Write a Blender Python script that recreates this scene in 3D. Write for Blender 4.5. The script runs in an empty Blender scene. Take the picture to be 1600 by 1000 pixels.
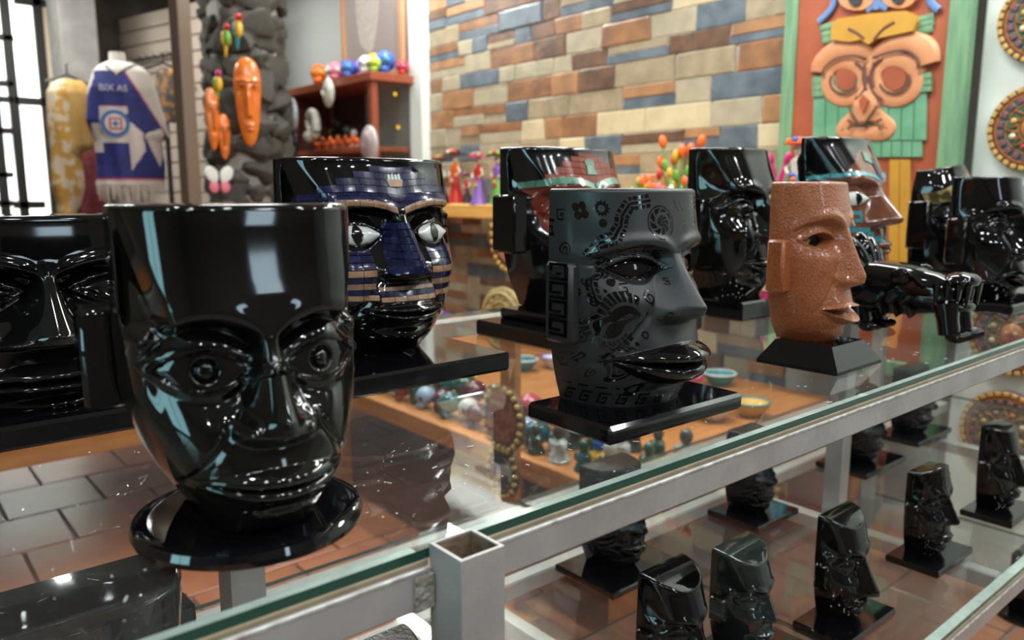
import bpy, bmesh, math, random
import numpy as np
from mathutils import Matrix, Vector
rnd = random.Random(7)
S = bpy.context.scene
C = S.collection
PI = math.pi

# ------------------------------------------------------------------ camera
CAM = np.array([0.0, 0.0, 1.12])
FPX, PITCH, AZ = 1226.0, math.radians(9.27), math.radians(49.8)
Fh = np.array([math.cos(AZ), math.sin(AZ), 0]); Rt = np.array([math.sin(AZ), -math.cos(AZ), 0]); Uz = np.array([0, 0, 1.0])
FW = Fh*math.cos(PITCH) - Uz*math.sin(PITCH); UP = Fh*math.sin(PITCH) + Uz*math.cos(PITCH)
cam = bpy.data.cameras.new('camera'); co = bpy.data.objects.new('camera', cam); C.objects.link(co)
cam.sensor_width = 36; cam.lens = 36*FPX/1600; cam.clip_start = .02; cam.clip_end = 100
co.matrix_world = Matrix(((Rt[0], UP[0], -FW[0], CAM[0]), (Rt[1], UP[1], -FW[1], CAM[1]), (Rt[2], UP[2], -FW[2], CAM[2]), (0, 0, 0, 1)))
cam.dof.use_dof = True; cam.dof.focus_distance = .68; cam.dof.aperture_fstop = 6.8
S.camera = co
# ------------------------------------------------------------------ world, light, exposure
S.view_settings.view_transform = 'Standard'; S.view_settings.look = 'None'; S.view_settings.gamma = 1
S.view_settings.use_curve_mapping = False
S.view_settings.exposure = 0.5
w = bpy.data.worlds.new('daylight'); S.world = w; w.use_nodes = True
w.node_tree.nodes['Background'].inputs[0].default_value = (.93, .97, 1, 1)
w.node_tree.nodes['Background'].inputs[1].default_value = 7.0
TUBES = [(2.40, 3.36), (1.75, 1.35), (1.0, 2.3), (1.9, 4.7), (.85, 5.3), (2.2, .1)]  # the tube by the slatted panel is added, out of view, to brighten it
SPOTS = [(-.35, -.55), (.35, -.75), (1.05, -.6), (1.75, -.85), (-.3, .35), (-1.1, -.2), (.0, -1.5), (.7, -1.35), (1.4, -1.45), (-.8, -1.2)]
LAMP_Z = 2.62
for (x, y) in TUBES:
    l = bpy.data.lights.new('ceiling_tube_light', 'AREA'); l.shape = 'RECTANGLE'; l.size = .10; l.size_y = 1.15
    l.energy = 24; l.color = (.97, 1.0, .96)
    o = bpy.data.objects.new('ceiling_tube_light', l); C.objects.link(o); o.location = (x, y, LAMP_Z - .035)
for (x, y) in SPOTS:
    l = bpy.data.lights.new('ceiling_spot_light', 'AREA'); l.shape = 'DISK'; l.size = .10
    l.energy = 4; l.color = (.93, .97, 1.0)
    o = bpy.data.objects.new('ceiling_spot_light', l); C.objects.link(o); o.location = (x, y, LAMP_Z - .012)

# ------------------------------------------------------------------ layout helpers (plan the place from sight lines)
def ray(px, py): return FW*FPX + Rt*(px-800) - UP*(py-500)
def on_x(px, py, X): d = ray(px, py); return CAM + d*(X/d[0])
def on_y(px, py, Y): d = ray(px, py); return CAM + d*(Y/d[1])
def on_z(px, py, z): d = ray(px, py); return CAM + d*((z-CAM[2])/d[2])
def facing(px): return AZ-math.atan((px-800)/1242)-PI/2
def at_d(px, py, r): d = ray(px, py); return CAM + d*(r/math.hypot(d[0], d[1]))

# ------------------------------------------------------------------ materials
MATS = {}
def mat(name, col, rough=.5, metal=0, col2=None, scale=20, bump=0, bscale=None, emit=0, coat=0, detail=4, spec=.5, sharp=False, aniso=None):
    if name in MATS: return MATS[name]
    m = bpy.data.materials.new(name); m.use_nodes = True; nt = m.node_tree; b = nt.nodes['Principled BSDF']
    b.inputs['Base Color'].default_value = (*col, 1); b.inputs['Roughness'].default_value = rough; b.inputs['Metallic'].default_value = metal
    b.inputs['Specular IOR Level'].default_value = spec
    if coat: b.inputs['Coat Weight'].default_value = coat; b.inputs['Coat Roughness'].default_value = .06
    if emit: b.inputs['Emission Color'].default_value = (*col, 1); b.inputs['Emission Strength'].default_value = emit
    if col2 is not None or bump:
        tc = nt.nodes.new('ShaderNodeTexCoord'); mp = nt.nodes.new('ShaderNodeMapping'); nt.links.new(tc.outputs['Object'], mp.inputs[0])
        if aniso: mp.inputs['Scale'].default_value = aniso
        n = nt.nodes.new('ShaderNodeTexNoise'); n.inputs['Scale'].default_value = scale; n.inputs['Detail'].default_value = detail
        nt.links.new(mp.outputs[0], n.inputs[0])
        if col2 is not None:
            r = nt.nodes.new('ShaderNodeValToRGB'); r.color_ramp.elements[0].color = (*col, 1); r.color_ramp.elements[1].color = (*col2, 1)
            r.color_ramp.elements[0].position = .46 if sharp else .35; r.color_ramp.elements[1].position = .54 if sharp else .65
            nt.links.new(n.outputs[0], r.inputs[0]); nt.links.new(r.outputs[0], b.inputs['Base Color'])
        if bump:
            n2 = nt.nodes.new('ShaderNodeTexNoise'); n2.inputs['Scale'].default_value = bscale or scale*2; n2.inputs['Detail'].default_value = 5
            nt.links.new(mp.outputs[0], n2.inputs[0])
            bp = nt.nodes.new('ShaderNodeBump'); bp.inputs['Strength'].default_value = bump; bp.inputs['Distance'].default_value = .01
            nt.links.new(n2.outputs[0], bp.inputs['Height']); nt.links.new(bp.outputs[0], b.inputs['Normal'])
    MATS[name] = m; return m
OBS = mat('obsidian', (.0025, .0025, .003), .05, col2=(.006, .0055, .005), scale=9, spec=.5)
OBSG = mat('obsidian_golden', (.0025, .0025, .0025), .06, col2=(.010, .009, .0065), scale=7, spec=.5)
OBSB = mat('obsidian_base', (.003, .003, .004), .05, spec=.6)
OBSR = mat('obsidian_carved', (.004, .004, .0045), .09, spec=.55, bump=.25, bscale=160)
STEEL = mat('painted_steel', (.42, .40, .39), .42, col2=(.33, .31, .30), scale=18, bump=.06, bscale=140, metal=.25)
RUST = mat('rusty_inside', (.10, .065, .04), .8, col2=(.20, .14, .09), scale=60, bump=.3)
GLINT = mat('edge_highlight', (.62, .63, .60), .35, col2=(.32, .29, .25), scale=90, metal=.4)  # pale mottled colour paints the highlight along the rails' proud top edge
STRIP = mat('wood_strip', (.34, .27, .17), .7, col2=(.25, .20, .13), scale=50)
CAP = mat('pale_cap', (.50, .56, .52), .4, col2=(.40, .45, .42), scale=60, bump=.1)
WOOD = mat('orange_wood', (.50, .20, .055), .42, col2=(.38, .14, .035), scale=7, aniso=(8, 1, 8))
WOODX = mat('orange_wood_x', (.50, .20, .055), .42, col2=(.38, .14, .035), scale=7, aniso=(1, 8, 8))
DWOOD = mat('red_wood', (.30, .075, .035), .35, col2=(.22, .05, .025), scale=9, aniso=(8, 1, 8))
WHITE = mat('white_wall', (.46, .47, .45), .6, col2=(.42, .43, .41), scale=3)
PALE = mat('pale_green_white', (.70, .76, .73), .5)
GROUT = mat('grout', (.30, .28, .26), .85)
def glass_mat(name, tint, rough=0.0, dust=0.0):
    m = bpy.data.materials.new(name); m.use_nodes = True; nt = m.node_tree; nt.nodes.clear()
    out = nt.nodes.new('ShaderNodeOutputMaterial'); tr = nt.nodes.new('ShaderNodeBsdfTransparent'); tr.inputs[0].default_value = (*tint, 1)
    gl = nt.nodes.new('ShaderNodeBsdfGlossy'); gl.inputs['Roughness'].default_value = rough
    fr = nt.nodes.new('ShaderNodeFresnel'); fr.inputs[0].default_value = 1.5
    ge = nt.nodes.new('ShaderNodeNewGeometry'); iv = nt.nodes.new('ShaderNodeMath'); iv.operation = 'SUBTRACT'; iv.inputs[0].default_value = 1; nt.links.new(ge.outputs['Backfacing'], iv.inputs[1])
    mu = nt.nodes.new('ShaderNodeMath'); mu.operation = 'MULTIPLY'; nt.links.new(fr.outputs[0], mu.inputs[0]); nt.links.new(iv.outputs[0], mu.inputs[1])
    mx = nt.nodes.new('ShaderNodeMixShader'); nt.links.new(mu.outputs[0], mx.inputs[0]); nt.links.new(tr.outputs[0], mx.inputs[1]); nt.links.new(gl.outputs[0], mx.inputs[2])
    last = mx
    if dust:
        tc = nt.nodes.new('ShaderNodeTexCoord'); n = nt.nodes.new('ShaderNodeTexNoise'); n.inputs['Scale'].default_value = 260; n.inputs['Detail'].default_value = 3
        nt.links.new(tc.outputs['Object'], n.inputs[0]); r = nt.nodes.new('ShaderNodeValToRGB')
        r.color_ramp.elements[0].position = .68; r.color_ramp.elements[0].color = (dust*.25,)*3+(1,); r.color_ramp.elements[1].position = .76; r.color_ramp.elements[1].color = (dust*3,)*3+(1,)
        nt.links.new(n.outputs[0], r.inputs[0]); df = nt.nodes.new('ShaderNodeBsdfDiffuse'); df.inputs[0].default_value = (.75, .78, .76, 1)
        m2 = nt.nodes.new('ShaderNodeMixShader'); nt.links.new(r.outputs[0], m2.inputs[0]); nt.links.new(mx.outputs[0], m2.inputs[1]); nt.links.new(df.outputs[0], m2.inputs[2]); last = m2
    nt.links.new(last.outputs[0], out.inputs[0]); MATS[name] = m; return m
GLASS = glass_mat('shelf_glass', (.955, .975, .965), 0, .05)
CGLASS = glass_mat('cabinet_glass', (.93, .96, .95), .02)
GEDGE = mat('glass_edge_green', (.006, .055, .035), .12, spec=.6)

# ------------------------------------------------------------------ mesh helpers
class MB:
    def __init__(s): s.v = []; s.f = []; s.m = []; s.n = 0
    def add(s, v, f, m=0):
        s.v.append(np.asarray(v, float).reshape(-1, 3)); s.f += [tuple(i+s.n for i in q) for q in f]; s.m += [m]*len(f); s.n += len(s.v[-1]); return s
    def box(s, a, b, m=0, bev=0):
        x0, y0, z0 = a; x1, y1, z1 = b
        if not bev:
            v = [(x, y, z) for z in (z0, z1) for y in (y0, y1) for x in (x0, x1)]
            return s.add(v, [(0, 2, 3, 1), (4, 5, 7, 6), (0, 1, 5, 4), (2, 6, 7, 3), (0, 4, 6, 2), (1, 3, 7, 5)], m)
        e = bev; v = []; f = []
        idx = {}
        for sx in (0, 1):
            for sy in (0, 1):
                for sz in (0, 1):
                    c = [(x0, x1)[sx], (y0, y1)[sy], (z0, z1)[sz]]; g = [(e, -e)[sx], (e, -e)[sy], (e, -e)[sz]]
                    for ax in range(3):
                        p = [c[k]+(g[k] if k != ax else 0) for k in range(3)]; idx[(sx, sy, sz, ax)] = len(v); v.append(p)
        I = lambda a, b, c, ax: idx[(a, b, c, ax)]
        for q in (0, 1):
            f.append((I(q, 0, 0, 0), I(q, 1, 0, 0), I(q, 1, 1, 0), I(q, 0, 1, 0))); f.append((I(0, q, 0, 1), I(1, q, 0, 1), I(1, q, 1, 1), I(0, q, 1, 1))); f.append((I(0, 0, q, 2), I(1, 0, q, 2), I(1, 1, q, 2), I(0, 1, q, 2)))
        for a_ in (0, 1):
            for b_ in (0, 1):
                f.append((I(0, a_, b_, 1), I(1, a_, b_, 1), I(1, a_, b_, 2), I(0, a_, b_, 2))); f.append((I(a_, 0, b_, 0), I(a_, 1, b_, 0), I(a_, 1, b_, 2), I(a_, 0, b_, 2))); f.append((I(a_, b_, 0, 0), I(a_, b_, 1, 0), I(a_, b_, 1, 1), I(a_, b_, 0, 1)))
                for c_ in (0, 1): f.append((I(a_, b_, c_, 0), I(a_, b_, c_, 1), I(a_, b_, c_, 2)))
        return s.add(v, f, m)
    def ell(s, c, r, nu=12, nv=8, m=0, R=None):
        v = []; f = []
        for j in range(nv+1):
            t = PI*j/nv
            for i in range(nu):
                a = 2*PI*i/nu; v.append((r[0]*math.sin(t)*math.cos(a), r[1]*math.sin(t)*math.sin(a), r[2]*math.cos(t)))
        for j in range(nv):
            for i in range(nu): f.append((j*nu+i, j*nu+(i+1) % nu, (j+1)*nu+(i+1) % nu, (j+1)*nu+i))
        v = np.array(v)
        if R is not None: v = v @ np.array(R.to_3x3()).T
        return s.add(v+np.array(c), f, m)
    def lathe(s, prof, nu=20, m=0, c=(0, 0, 0), R=None):
        v = []; f = []
        for r, z in prof:
            for i in range(nu): a = 2*PI*i/nu; v.append((r*math.cos(a), r*math.sin(a), z))
        for j in range(len(prof)-1):
            for i in range(nu): f.append((j*nu+i, j*nu+(i+1) % nu, (j+1)*nu+(i+1) % nu, (j+1)*nu+i))
        f.append(tuple(range(nu))[::-1]); f.append(tuple((len(prof)-1)*nu+i for i in range(nu)))
        v = np.array(v)
        if R is not None: v = v @ np.array(R.to_3x3()).T
        return s.add(v+np.array(c), f, m)
    def tube(s, pts, r, nu=8, m=0, flat=1.0, nrm=None):
        pts = [np.array(p, float) for p in pts]; rs = r if hasattr(r, '__len__') else [r]*len(pts); v = []; f = []
        for i, p in enumerate(pts):
            t = pts[min(i+1, len(pts)-1)]-pts[max(i-1, 0)]; t = t/(np.linalg.norm(t)+1e-9)
            a = np.array(nrm, float) if nrm is not None else (np.array([0, 0, 1.]) if abs(t[2]) < .9 else np.array([1., 0, 0]))
            a = a-t*(a@t); a /= np.linalg.norm(a)+1e-9; b = np.cross(t, a)
            for k in range(nu): q = 2*PI*k/nu; v.append(p+rs[i]*(a*math.cos(q)*flat+b*math.sin(q)))
        for i in range(len(pts)-1):
            for k in range(nu): f.append((i*nu+k, i*nu+(k+1) % nu, (i+1)*nu+(k+1) % nu, (i+1)*nu+k))
        f.append(tuple(range(nu))[::-1]); f.append(tuple((len(pts)-1)*nu+k for k in range(nu)))
        return s.add(v, f, m)
    def prism(s, poly, y0, y1, m=0):   # polygon in (x,z) extruded along y, y0 is the back and y1 the front
        n = len(poly); v = [(x, y0, z) for x, z in poly]+[(x, y1, z) for x, z in poly]
        return s.add(v, [tuple(range(n)), tuple(range(2*n-1, n-1, -1))]+[(i, i+n, (i+1) % n+n, (i+1) % n) for i in range(n)], m)
    def xf(s, M):
        M = np.array(M); s.v = [v @ M[:3, :3].T + M[:3, 3] for v in s.v]; return s
    def build(s, name, mats, parent=None, smooth=False, loc=None, rot=None, fix=True):
        me = bpy.data.meshes.new(name); V = np.concatenate(s.v)
        me.from_pydata(V.tolist(), [], s.f)
        for mm in (mats if isinstance(mats, (list, tuple)) else [mats]): me.materials.append(mm)
        if any(s.m): me.polygons.foreach_set('material_index', s.m)
        if fix:
            bm = bmesh.new(); bm.from_mesh(me); bmesh.ops.recalc_face_normals(bm, faces=bm.faces); bm.to_mesh(me); bm.free()
        if smooth:
            me.polygons.foreach_set('use_smooth', [True]*len(me.polygons))
            try: me.set_sharp_from_angle(angle=math.radians(38))
            except Exception: pass
        o = bpy.data.objects.new(name, me); C.objects.link(o)
        if parent: o.parent = parent
        if loc is not None: o.location = loc
        if rot is not None: o.rotation_euler = rot
        return o
def tag(o, label=None, cat=None, group=None, kind=None):
    for k, v in (('label', label), ('category', cat), ('group', group), ('kind', kind)):
        if v: o[k] = v
    return o
def thing(name, label, cat, loc=(0, 0, 0), rotz=0, group=None):
    o = bpy.data.objects.new(name, None); C.objects.link(o); o.empty_display_size = .02
    o.location = tuple(loc); o.rotation_euler = (0, 0, rotz); return tag(o, label, cat, group)
def link_copy(src, parent, loc=None, rot=None, scale=None, m=None):
    o = src.copy(); C.objects.link(o); o.parent = parent
    if loc is not None: o.location = loc
    if rot is not None: o.rotation_euler = rot
    if scale is not None: o.scale = scale
    return o
def inst(name, me, parent, loc=(0, 0, 0), rot=(0, 0, 0), scale=(1, 1, 1)):
    o = bpy.data.objects.new(name, me); C.objects.link(o); o.parent = parent; o.location = loc; o.rotation_euler = rot; o.scale = scale; return o
def sm(a, b, x): t = np.clip((x-a)/(b-a), 0, 1); return t*t*(3-2*t)

# ================================================================== THE SETTING
XW, YB, YF, XL, ZC = 2.6, 6.6, -2.6, -2.6, 2.8
def struct(o): o['kind'] = 'structure'; return o
floor = struct(MB().box((XL-.1, YF-.1, -.08), (XW+.1, YB+.1, -.012)).build('floor', GROUT))
TILEM = [mat('clay_tile_%d' % i, c, .28, col2=c2, scale=6, bump=.04, bscale=40) for i, (c, c2) in enumerate([((.36, .135, .07), (.30, .105, .052)), ((.40, .155, .08), (.33, .12, .06)), ((.33, .115, .06), (.38, .14, .075))])]
TS = .31
tile_me = []
for m in TILEM:
    o = MB().box((.004, .004, -.03), (TS-.004, TS-.004, 0), bev=.003).build('floor_tile', m); tile_me.append(o.data); bpy.data.objects.remove(o)
for j in range(-1, 15):
    for i in range(-4, 9):
        inst('floor_tile', rnd.choice(tile_me), floor, (.012+i*TS+(TS/2 if j % 2 else 0), -.02+j*TS, 0))
# ceiling with lamps
struct(MB().box((XL-.1, YF-.1, ZC), (XW+.1, YB+.1, ZC+.1)).build('ceiling', mat('ceiling_paint', (.42, .41, .39), .8)))
LAMPM = mat('lamp_diffuser', (.95, 1, .97), .5, emit=4); LAMPB = mat('lamp_body', (.8, .8, .8), .4)
for i, (x, y) in enumerate(TUBES):
    t = thing('tube_lamp', 'long white tube lamp on the ceiling above the shop', 'lamp', (x, y, LAMP_Z), 0, 'tube lamps on the ceiling')
    MB().box((-.075, -.6, .0), (.075, .6, ZC-LAMP_Z), bev=.008).build('lamp_body', LAMPB, t)
    for s_ in (-.03, .03): MB().lathe([(.013, -.57), (.013, .57)], 10, R=Matrix.Rotation(PI/2, 3, 'X').to_4x4(), c=(s_, 0, -.015)).build('lamp_tube', LAMPM, t, True)
for i, (x, y) in enumerate(SPOTS):
    t = thing('spot_lamp', 'small round white spot lamp on the ceiling above the rack', 'lamp', (x, y, LAMP_Z), 0, 'round spot lamps on the ceiling')
    MB().lathe([(.07, 0), (.07, ZC-LAMP_Z)], 24).build('lamp_body', LAMPB, t, True); MB().lathe([(.052, -.006), (.052, 0)], 24).build('lamp_lens', LAMPM, t, True)
# walls
wb = struct(MB().box((XW, YF, 0), (XW+.12, YB, ZC)).build('wall_back', WHITE))
m_ = MB()
for a, b in [((XL-.12, YF, 0), (XL, -.15, ZC)), ((XL-.12, -.15, 0), (XL, .85, 1.05)), ((XL-.12, -.15, 2.25), (XL, .85, ZC)), ((XL-.12, .85, 0), (XL, YB, ZC))]: m_.box(a, b)
struct(m_.build('wall_left', mat('wall_left_paint', (.20, .17, .14), .8)))
m_ = MB()
for a, b in [((XL, YF-.12, 0), (.66, YF, ZC)), ((.66, YF-.12, 0), (.91, YF, 1.42)), ((.66, YF-.12, 2.26), (.91, YF, ZC)), ((.91, YF-.12, 0), (XW, YF, ZC))]: m_.box(a, b)
struct(m_.build('wall_front', mat('wall_front_paint', (.16, .13, .11), .8)))
w2 = struct(bpy.data.objects.new('window_2', None)); C.objects.link(w2); w2.location = (XL, .35, 1.05)
MB().box((-.07, -.5, 0), (-.064, .5, 1.2)).build('window_pane', glass_mat('teal_pane', (.62, .86, .88)), w2)
for y in (-.5, -.015, .47): MB().box((-.08, y, 0), (-.05, y+.03, 1.2)).build('window_bar', mat('bar_dark', (.03, .03, .03), .5), w2)
w3 = struct(bpy.data.objects.new('window_3', None)); C.objects.link(w3); w3.location = (.66, YF, 1.42)
MB().box((0, -.07, 0), (.25, -.064, .84)).build('window_pane', glass_mat('cool_pane', (.85, .95, 1.0)), w3)
# window wall far behind, with a hole for the barred window
wl = on_y(-90, 200, YB)[0]; wr = on_y(86, 100, YB)[0]; wzb, wzt = .45, 2.75
m_ = MB()
for a, b in [((XL, YB, 0), (wl, YB+.15, ZC)), ((wr, YB, 0), (XW, YB+.15, ZC)), ((wl, YB, 0), (wr, YB+.15, wzb)), ((wl, YB, wzt), (wr, YB+.15, ZC))]: m_.box(a, b)
struct(m_.build('wall_far', mat('wall_far_rock', (.13, .105, .085), .9, col2=(.06, .05, .042), scale=5, bump=.6, bscale=9)))
IRON = mat('black_iron', (.02, .018, .016), .5)
win = struct(bpy.data.objects.new('window_1', None)); C.objects.link(win); win.location = (wl, YB, wzb)
def wbar(p0, p1, r=.03):
    a, b = on_y(*p0, YB-.02), on_y(*p1, YB-.02)
    q = (a-np.array([wl, YB, wzb]), b-np.array([wl, YB, wzb]))
    lo = np.minimum(*q); hi = np.maximum(*q)
    if abs(hi[0]-lo[0]) < abs(hi[2]-lo[2]): c = (lo[0]+hi[0])/2; lo[0] = c-r; hi[0] = c+r
    else: c = (lo[2]+hi[2])/2; lo[2] = c-r*.8; hi[2] = c+r*.8
    lo[1] = -.02; hi[1] = .03
    MB().box(lo, hi, bev=.004).build('window_bar', IRON, win)
for x in (-8, 22, 72): wbar((x, -40), (x, 345))
wbar((-60, -40), (-60, 345))
for y in (58, 130, 155, 204, 273, 318): wbar((-8, y), (22, y), .026)
for y in (2, 158, 320): wbar((22, y), (72, y), .034)
for y in (60, 200): wbar((-60, y), (-8, y))
MB().box((0, .045, 0), (wr-wl, .05, wzt-wzb)).build('window_pane', CGLASS, win)
LIT = mat('cream_reveal', (.85, .70, .5), .7)
MB().box((wr-wl-.11, -.015, 0), (wr-wl+.0, .05, wzt-wzb)).build('window_reveal', LIT, win)
# outside: pale house front, hedge, ground
struct(MB().box((-6, YB+.2, -.1), (8, YB+9, 0)).build('ground_outside', mat('paving', (.55, .5, .45), .9)))
hs = thing('house_front', 'pale overexposed house front seen through the barred window', 'building', (.2, YB+3.2, 0))
MB().box((-3, 0, 0), (4, .4, 3.4)).build('wall', mat('house_pale', (.85, .76, .68), .9), hs)
for i in range(3): MB().box((-.1+i*.55, -.03, 1.55), (.3+i*.55, .01, 2.3)).build('window', mat('house_window', (.5, .52, .55), .3), hs)
MB().box((-.5, -.06, 1.05), (1.3, -.01, 1.3)).build('sign_board', mat('sign_white', (.8, .85, .95), .6), hs)
hd = thing('hedge', 'bright green hedge below the barred window', 'hedge', (.4, YB+1.0, 0))
GRN = mat('hedge_green', (.15, .35, .05), .8, col2=(.3, .5, .1), scale=14, bump=.5)
for i in range(9): MB().ell((-.9+i*.25, rnd.uniform(-.1, .1), .3+rnd.uniform(0, .08)), (.2, .2, .3), 10, 7).build('foliage', GRN, hd, True)
# grey plaster pier beside the window
a, b = at_d(90, 100, 6.3), at_d(150, 100, 6.1)
struct(MB().box((a[0], a[1]-.15, 0), (b[0]+.05, a[1]+.2, ZC), bev=.01).build('wall_pier', mat('plaster_grey', (.30, .28, .26), .85, col2=(.22, .20, .19), scale=8, bump=.2)))
# ---------------------------------------------------------------- stone faced wall: each stone a piece of its own
STC = [((.38, .30, .20), (.27, .22, .145)), ((.33, .16, .075), (.20, .105, .06)), ((.62, .52, .34), (.52, .43, .27)), ((.15, .185, .215), (.085, .105, .13)), ((.19, .105, .065), (.10, .06, .042)), ((.34, .30, .215), (.43, .37, .265)), ((.43, .22, .105), (.27, .15, .08))]
STM = [mat('ledge_stone_%d' % i, c, .3, col2=c2, scale=11, bump=.2, bscale=40, detail=6) for i, (c, c2) in enumerate(STC)]
y_l, y_r = on_x(672, 100, XW)[1], on_x(1255, 100, XW)[1]
z = .40; row = 0; nst = 0
while z < 2.36:
    h = rnd.choice([.075, .085, .095, .1]); y = y_l - .0; tilt = .012
    while y > y_r:
        wd = rnd.choice([.12, .17, .22, .28, .33]); y2 = max(y-wd, y_r)
        def stone(z0, z1, ya, yb, k):
            j = lambda: rnd.uniform(-.009, .009); d = rnd.uniform(.005, .012); g = .0008
            q = [(ya-g+j()*.4, z0+g), (yb+g+j()*.4, z0+g), (yb+g+j(), z1-g), (ya-g+j(), z1-g)]; c_ = (sum(p[0] for p in q)/4, sum(p[1] for p in q)/4)
            v = [(0, p[0], p[1]) for p in q]+[(-d*.75, p[0], p[1]) for p in q]+[(-d, c_[0]+(p[0]-c_[0])*.93, c_[1]+(p[1]-c_[1])*.88) for p in q]
            f = [(i, (i+1) % 4, (i+1) % 4+4, i+4) for i in range(4)]+[(i+4, (i+1) % 4+4, (i+1) % 4+8, i+8) for i in range(4)]+[(8, 9, 10, 11)]
            MB().add(v, f).build('stone', STM[k], wb, loc=(XW, 0, 0)); wb_off = None
        kinds = [0, 1, 2, 3, 4, 5, 6, 3, 1, 4, 5]
        if rnd.random() < .42 and wd > .15:
            zz = z+h*rnd.uniform(.4, .6); stone(z, zz, y, y2, rnd.choice([3, 5, 5, 0, 3])); stone(zz, z+h, y, y2, rnd.choice([1, 4, 6, 0]))
        else: stone(z, z+h, y, y2, rnd.choice(kinds))
        y = y2
    z += h
for o in wb.children: o.location = (XW, 0, 0)
# pale post where stone ends, white wall panel at right
MB_ = MB().box((XW-.06, y_l, 0), (XW, y_l+.13, ZC), bev=.004); struct(MB_.build('trim_1', PALE))
# ---------------------------------------------------------------- low display tables and ledge
def table(name, label, x0, x1, y0, y1, zt, th, legs, mt, slats):
    t = thing(name, label, 'table', ((x0+x1)/2, (y0+y1)/2, 0)); ox, oy = (x0+x1)/2, (y0+y1)/2
    n = slats
    for i in range(n):
        a = y0+(y1-y0)*i/n; b = y0+(y1-y0)*(i+1)/n
        if mt is WOODX: MB().box((x0-ox+.03, a-oy+.002, zt-.02), (x1-ox, b-oy-.002, zt), bev=.002).build('plank', mt, t)
        else:
            a = x0+(x1-x0)*i/n; b = x0+(x1-x0)*(i+1)/n
            MB().box((a-ox+.002, y0-oy+.03, zt-.02), (b-ox-.002, y1-oy, zt), bev=.002).build('plank', mt, t)
    if mt is WOODX: MB().box((x0-ox, y0-oy, zt-th), (x0-ox+.03, y1-oy, zt+.004), bev=.003).build('apron', WOOD, t)
    else: MB().box((x0-ox, y0-oy, zt-th), (x1-ox, y0-oy+.03, zt+.004), bev=.003).build('apron', WOODX, t)
    for (lx, ly) in legs: MB().box((lx-ox-.03, ly-oy-.03, 0), (lx-ox+.03, ly-oy+.03, zt-.02), bev=.003).build('leg', WOOD, t)
    return t
ZT = .42
table('display_table', 'low orange wood table with trinkets below the stone wall', 1.31, 2.55, 1.12, 2.46, ZT, .055, [(1.36, 1.18), (1.36, 1.62), (2.45, 1.18), (2.45, 2.4)], WOODX, 9)
table('display_table', 'low orange wood table seen through glass behind the wide head', -1.6, 2.55, 2.48, 3.66, ZT, .06, [(-1.5, 2.6), (.0, 3.5), (1.35, 2.6), (2.45, 3.5)], WOOD, 9)
LZ = 1.06
lg = thing('wall_ledge', 'orange wooden ledge fixed along the stone wall', 'shelf', (2.45, 2.5, LZ))
MB().box((-.13, -.98, -.065), (.13, 1.15, 0), bev=.004).build('board', mat('ledge_wood', (.80, .46, .13), .45, col2=(.68, .36, .09), scale=6, aniso=(8, 1, 8)), lg)
MB().box((-.13, -1.12, -.065), (-.012, -.98, 0), bev=.004).build('board_end', MATS['ledge_wood'], lg)
for y in (-.8, .1, 1.12): MB().box((-.02, y-.02, -.25), (.13, y+.02, -.065), bev=.003).build('bracket', DWOOD, lg)

# ================================================================== THE STEEL AND GLASS RACK
G = .92; L = .555
rack = thing('display_rack', 'grey steel rack with two glass shelves carrying the carved heads', 'display rack', (0, 0, 0))
def rb(name, a, b, m=STEEL, bev=.0025): return MB().box(a, b, bev=bev).build(name, m, rack)
YE = .352
def tube_post(x, y, s, z0, z1, name='post'):
    t = .0022; h = s/2; m = MB()
    for a, b in [((-h, -h), (h, -h+t)), ((-h, h-t), (h, h)), ((-h, -h+t), (-h+t, h-t)), ((h-t, -h+t), (h, h-t))]: m.box((a[0], a[1], z0), (b[0], b[1], z1))
    o = m.build(name, [STEEL], rack, loc=(x, y, 0))
    m = MB(); e = h-t-.0002
    for a, b in [((-e, -e), (e, -e+.0004)), ((-e, e-.0004), (e, e)), ((-e, -e), (-e+.0004, e)), ((e-.0004, -e), (e, e))]: m.box((a[0], a[1], max(z0, z1-.09)), (b[0], b[1], z1-.0008))
    m.build('rust_lining', RUST, o); return o
tube_post(.2505, .3362, .0305, 0, G+.003)
tube_post(.238, .655, .0305, 0, G-.0061); tube_post(1.32, .655, .0305, 0, G-.0061)
for x in (-.6, 2.28): tube_post(x, 1.03, .0305, 0, G-.034)
tube_post(2.285, .3405, .0305, 0, G-.034)
ZG = G-.006
def rail(x0, x1, y, z1, h=.0255, w_=.022):
    rb('rail', (x0, y, z1-h), (x1, y+w_, z1)); rb('edge_highlight', (x0, y-.0006, z1-.0022), (x1, y+.001, z1+.0004), GLINT, .0005)
    rb('wood_strip', (x0, y+.0025, z1), (x1, y+.008, z1+.0035), STRIP, .0004); rb('rail_cap', (x0, y+.008, z1), (x1, y+w_, z1+.0034), CAP, .0004)
rail(-.9, .234, YE-.004, ZG-.0035); rail(.267, 2.27, YE-.004, ZG-.0035)
MB().box((.222, 0, 0), (.2345, .004, .020)).build('weld_seam', mat('weld', (.45, .44, .40), .6, bump=.9, bscale=180, col2=(.3, .26, .2), scale=120), rack, loc=(.0, YE-.0065, ZG-.027)).scale = (1, 1, 1)
rb('rail', (-.9, 1.02, ZG-.029), (2.3, 1.045, ZG))
for x in (-.6, 2.27): rb('crossbar', (x, YE+.02, ZG-.029), (x+.024, 1.02, ZG-.0006))
def pane(x0, x1, y0, y1, z):
    o = MB().box((x0, y0, z-.006), (x1, y1, z)).build('glass_pane', [GLASS, GEDGE], rack)
    for p in o.data.polygons:
        if abs(p.normal.z) < .5: p.material_index = 1
    return o
pane(-.9, 2.33, YE, 1.05, G)
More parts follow.
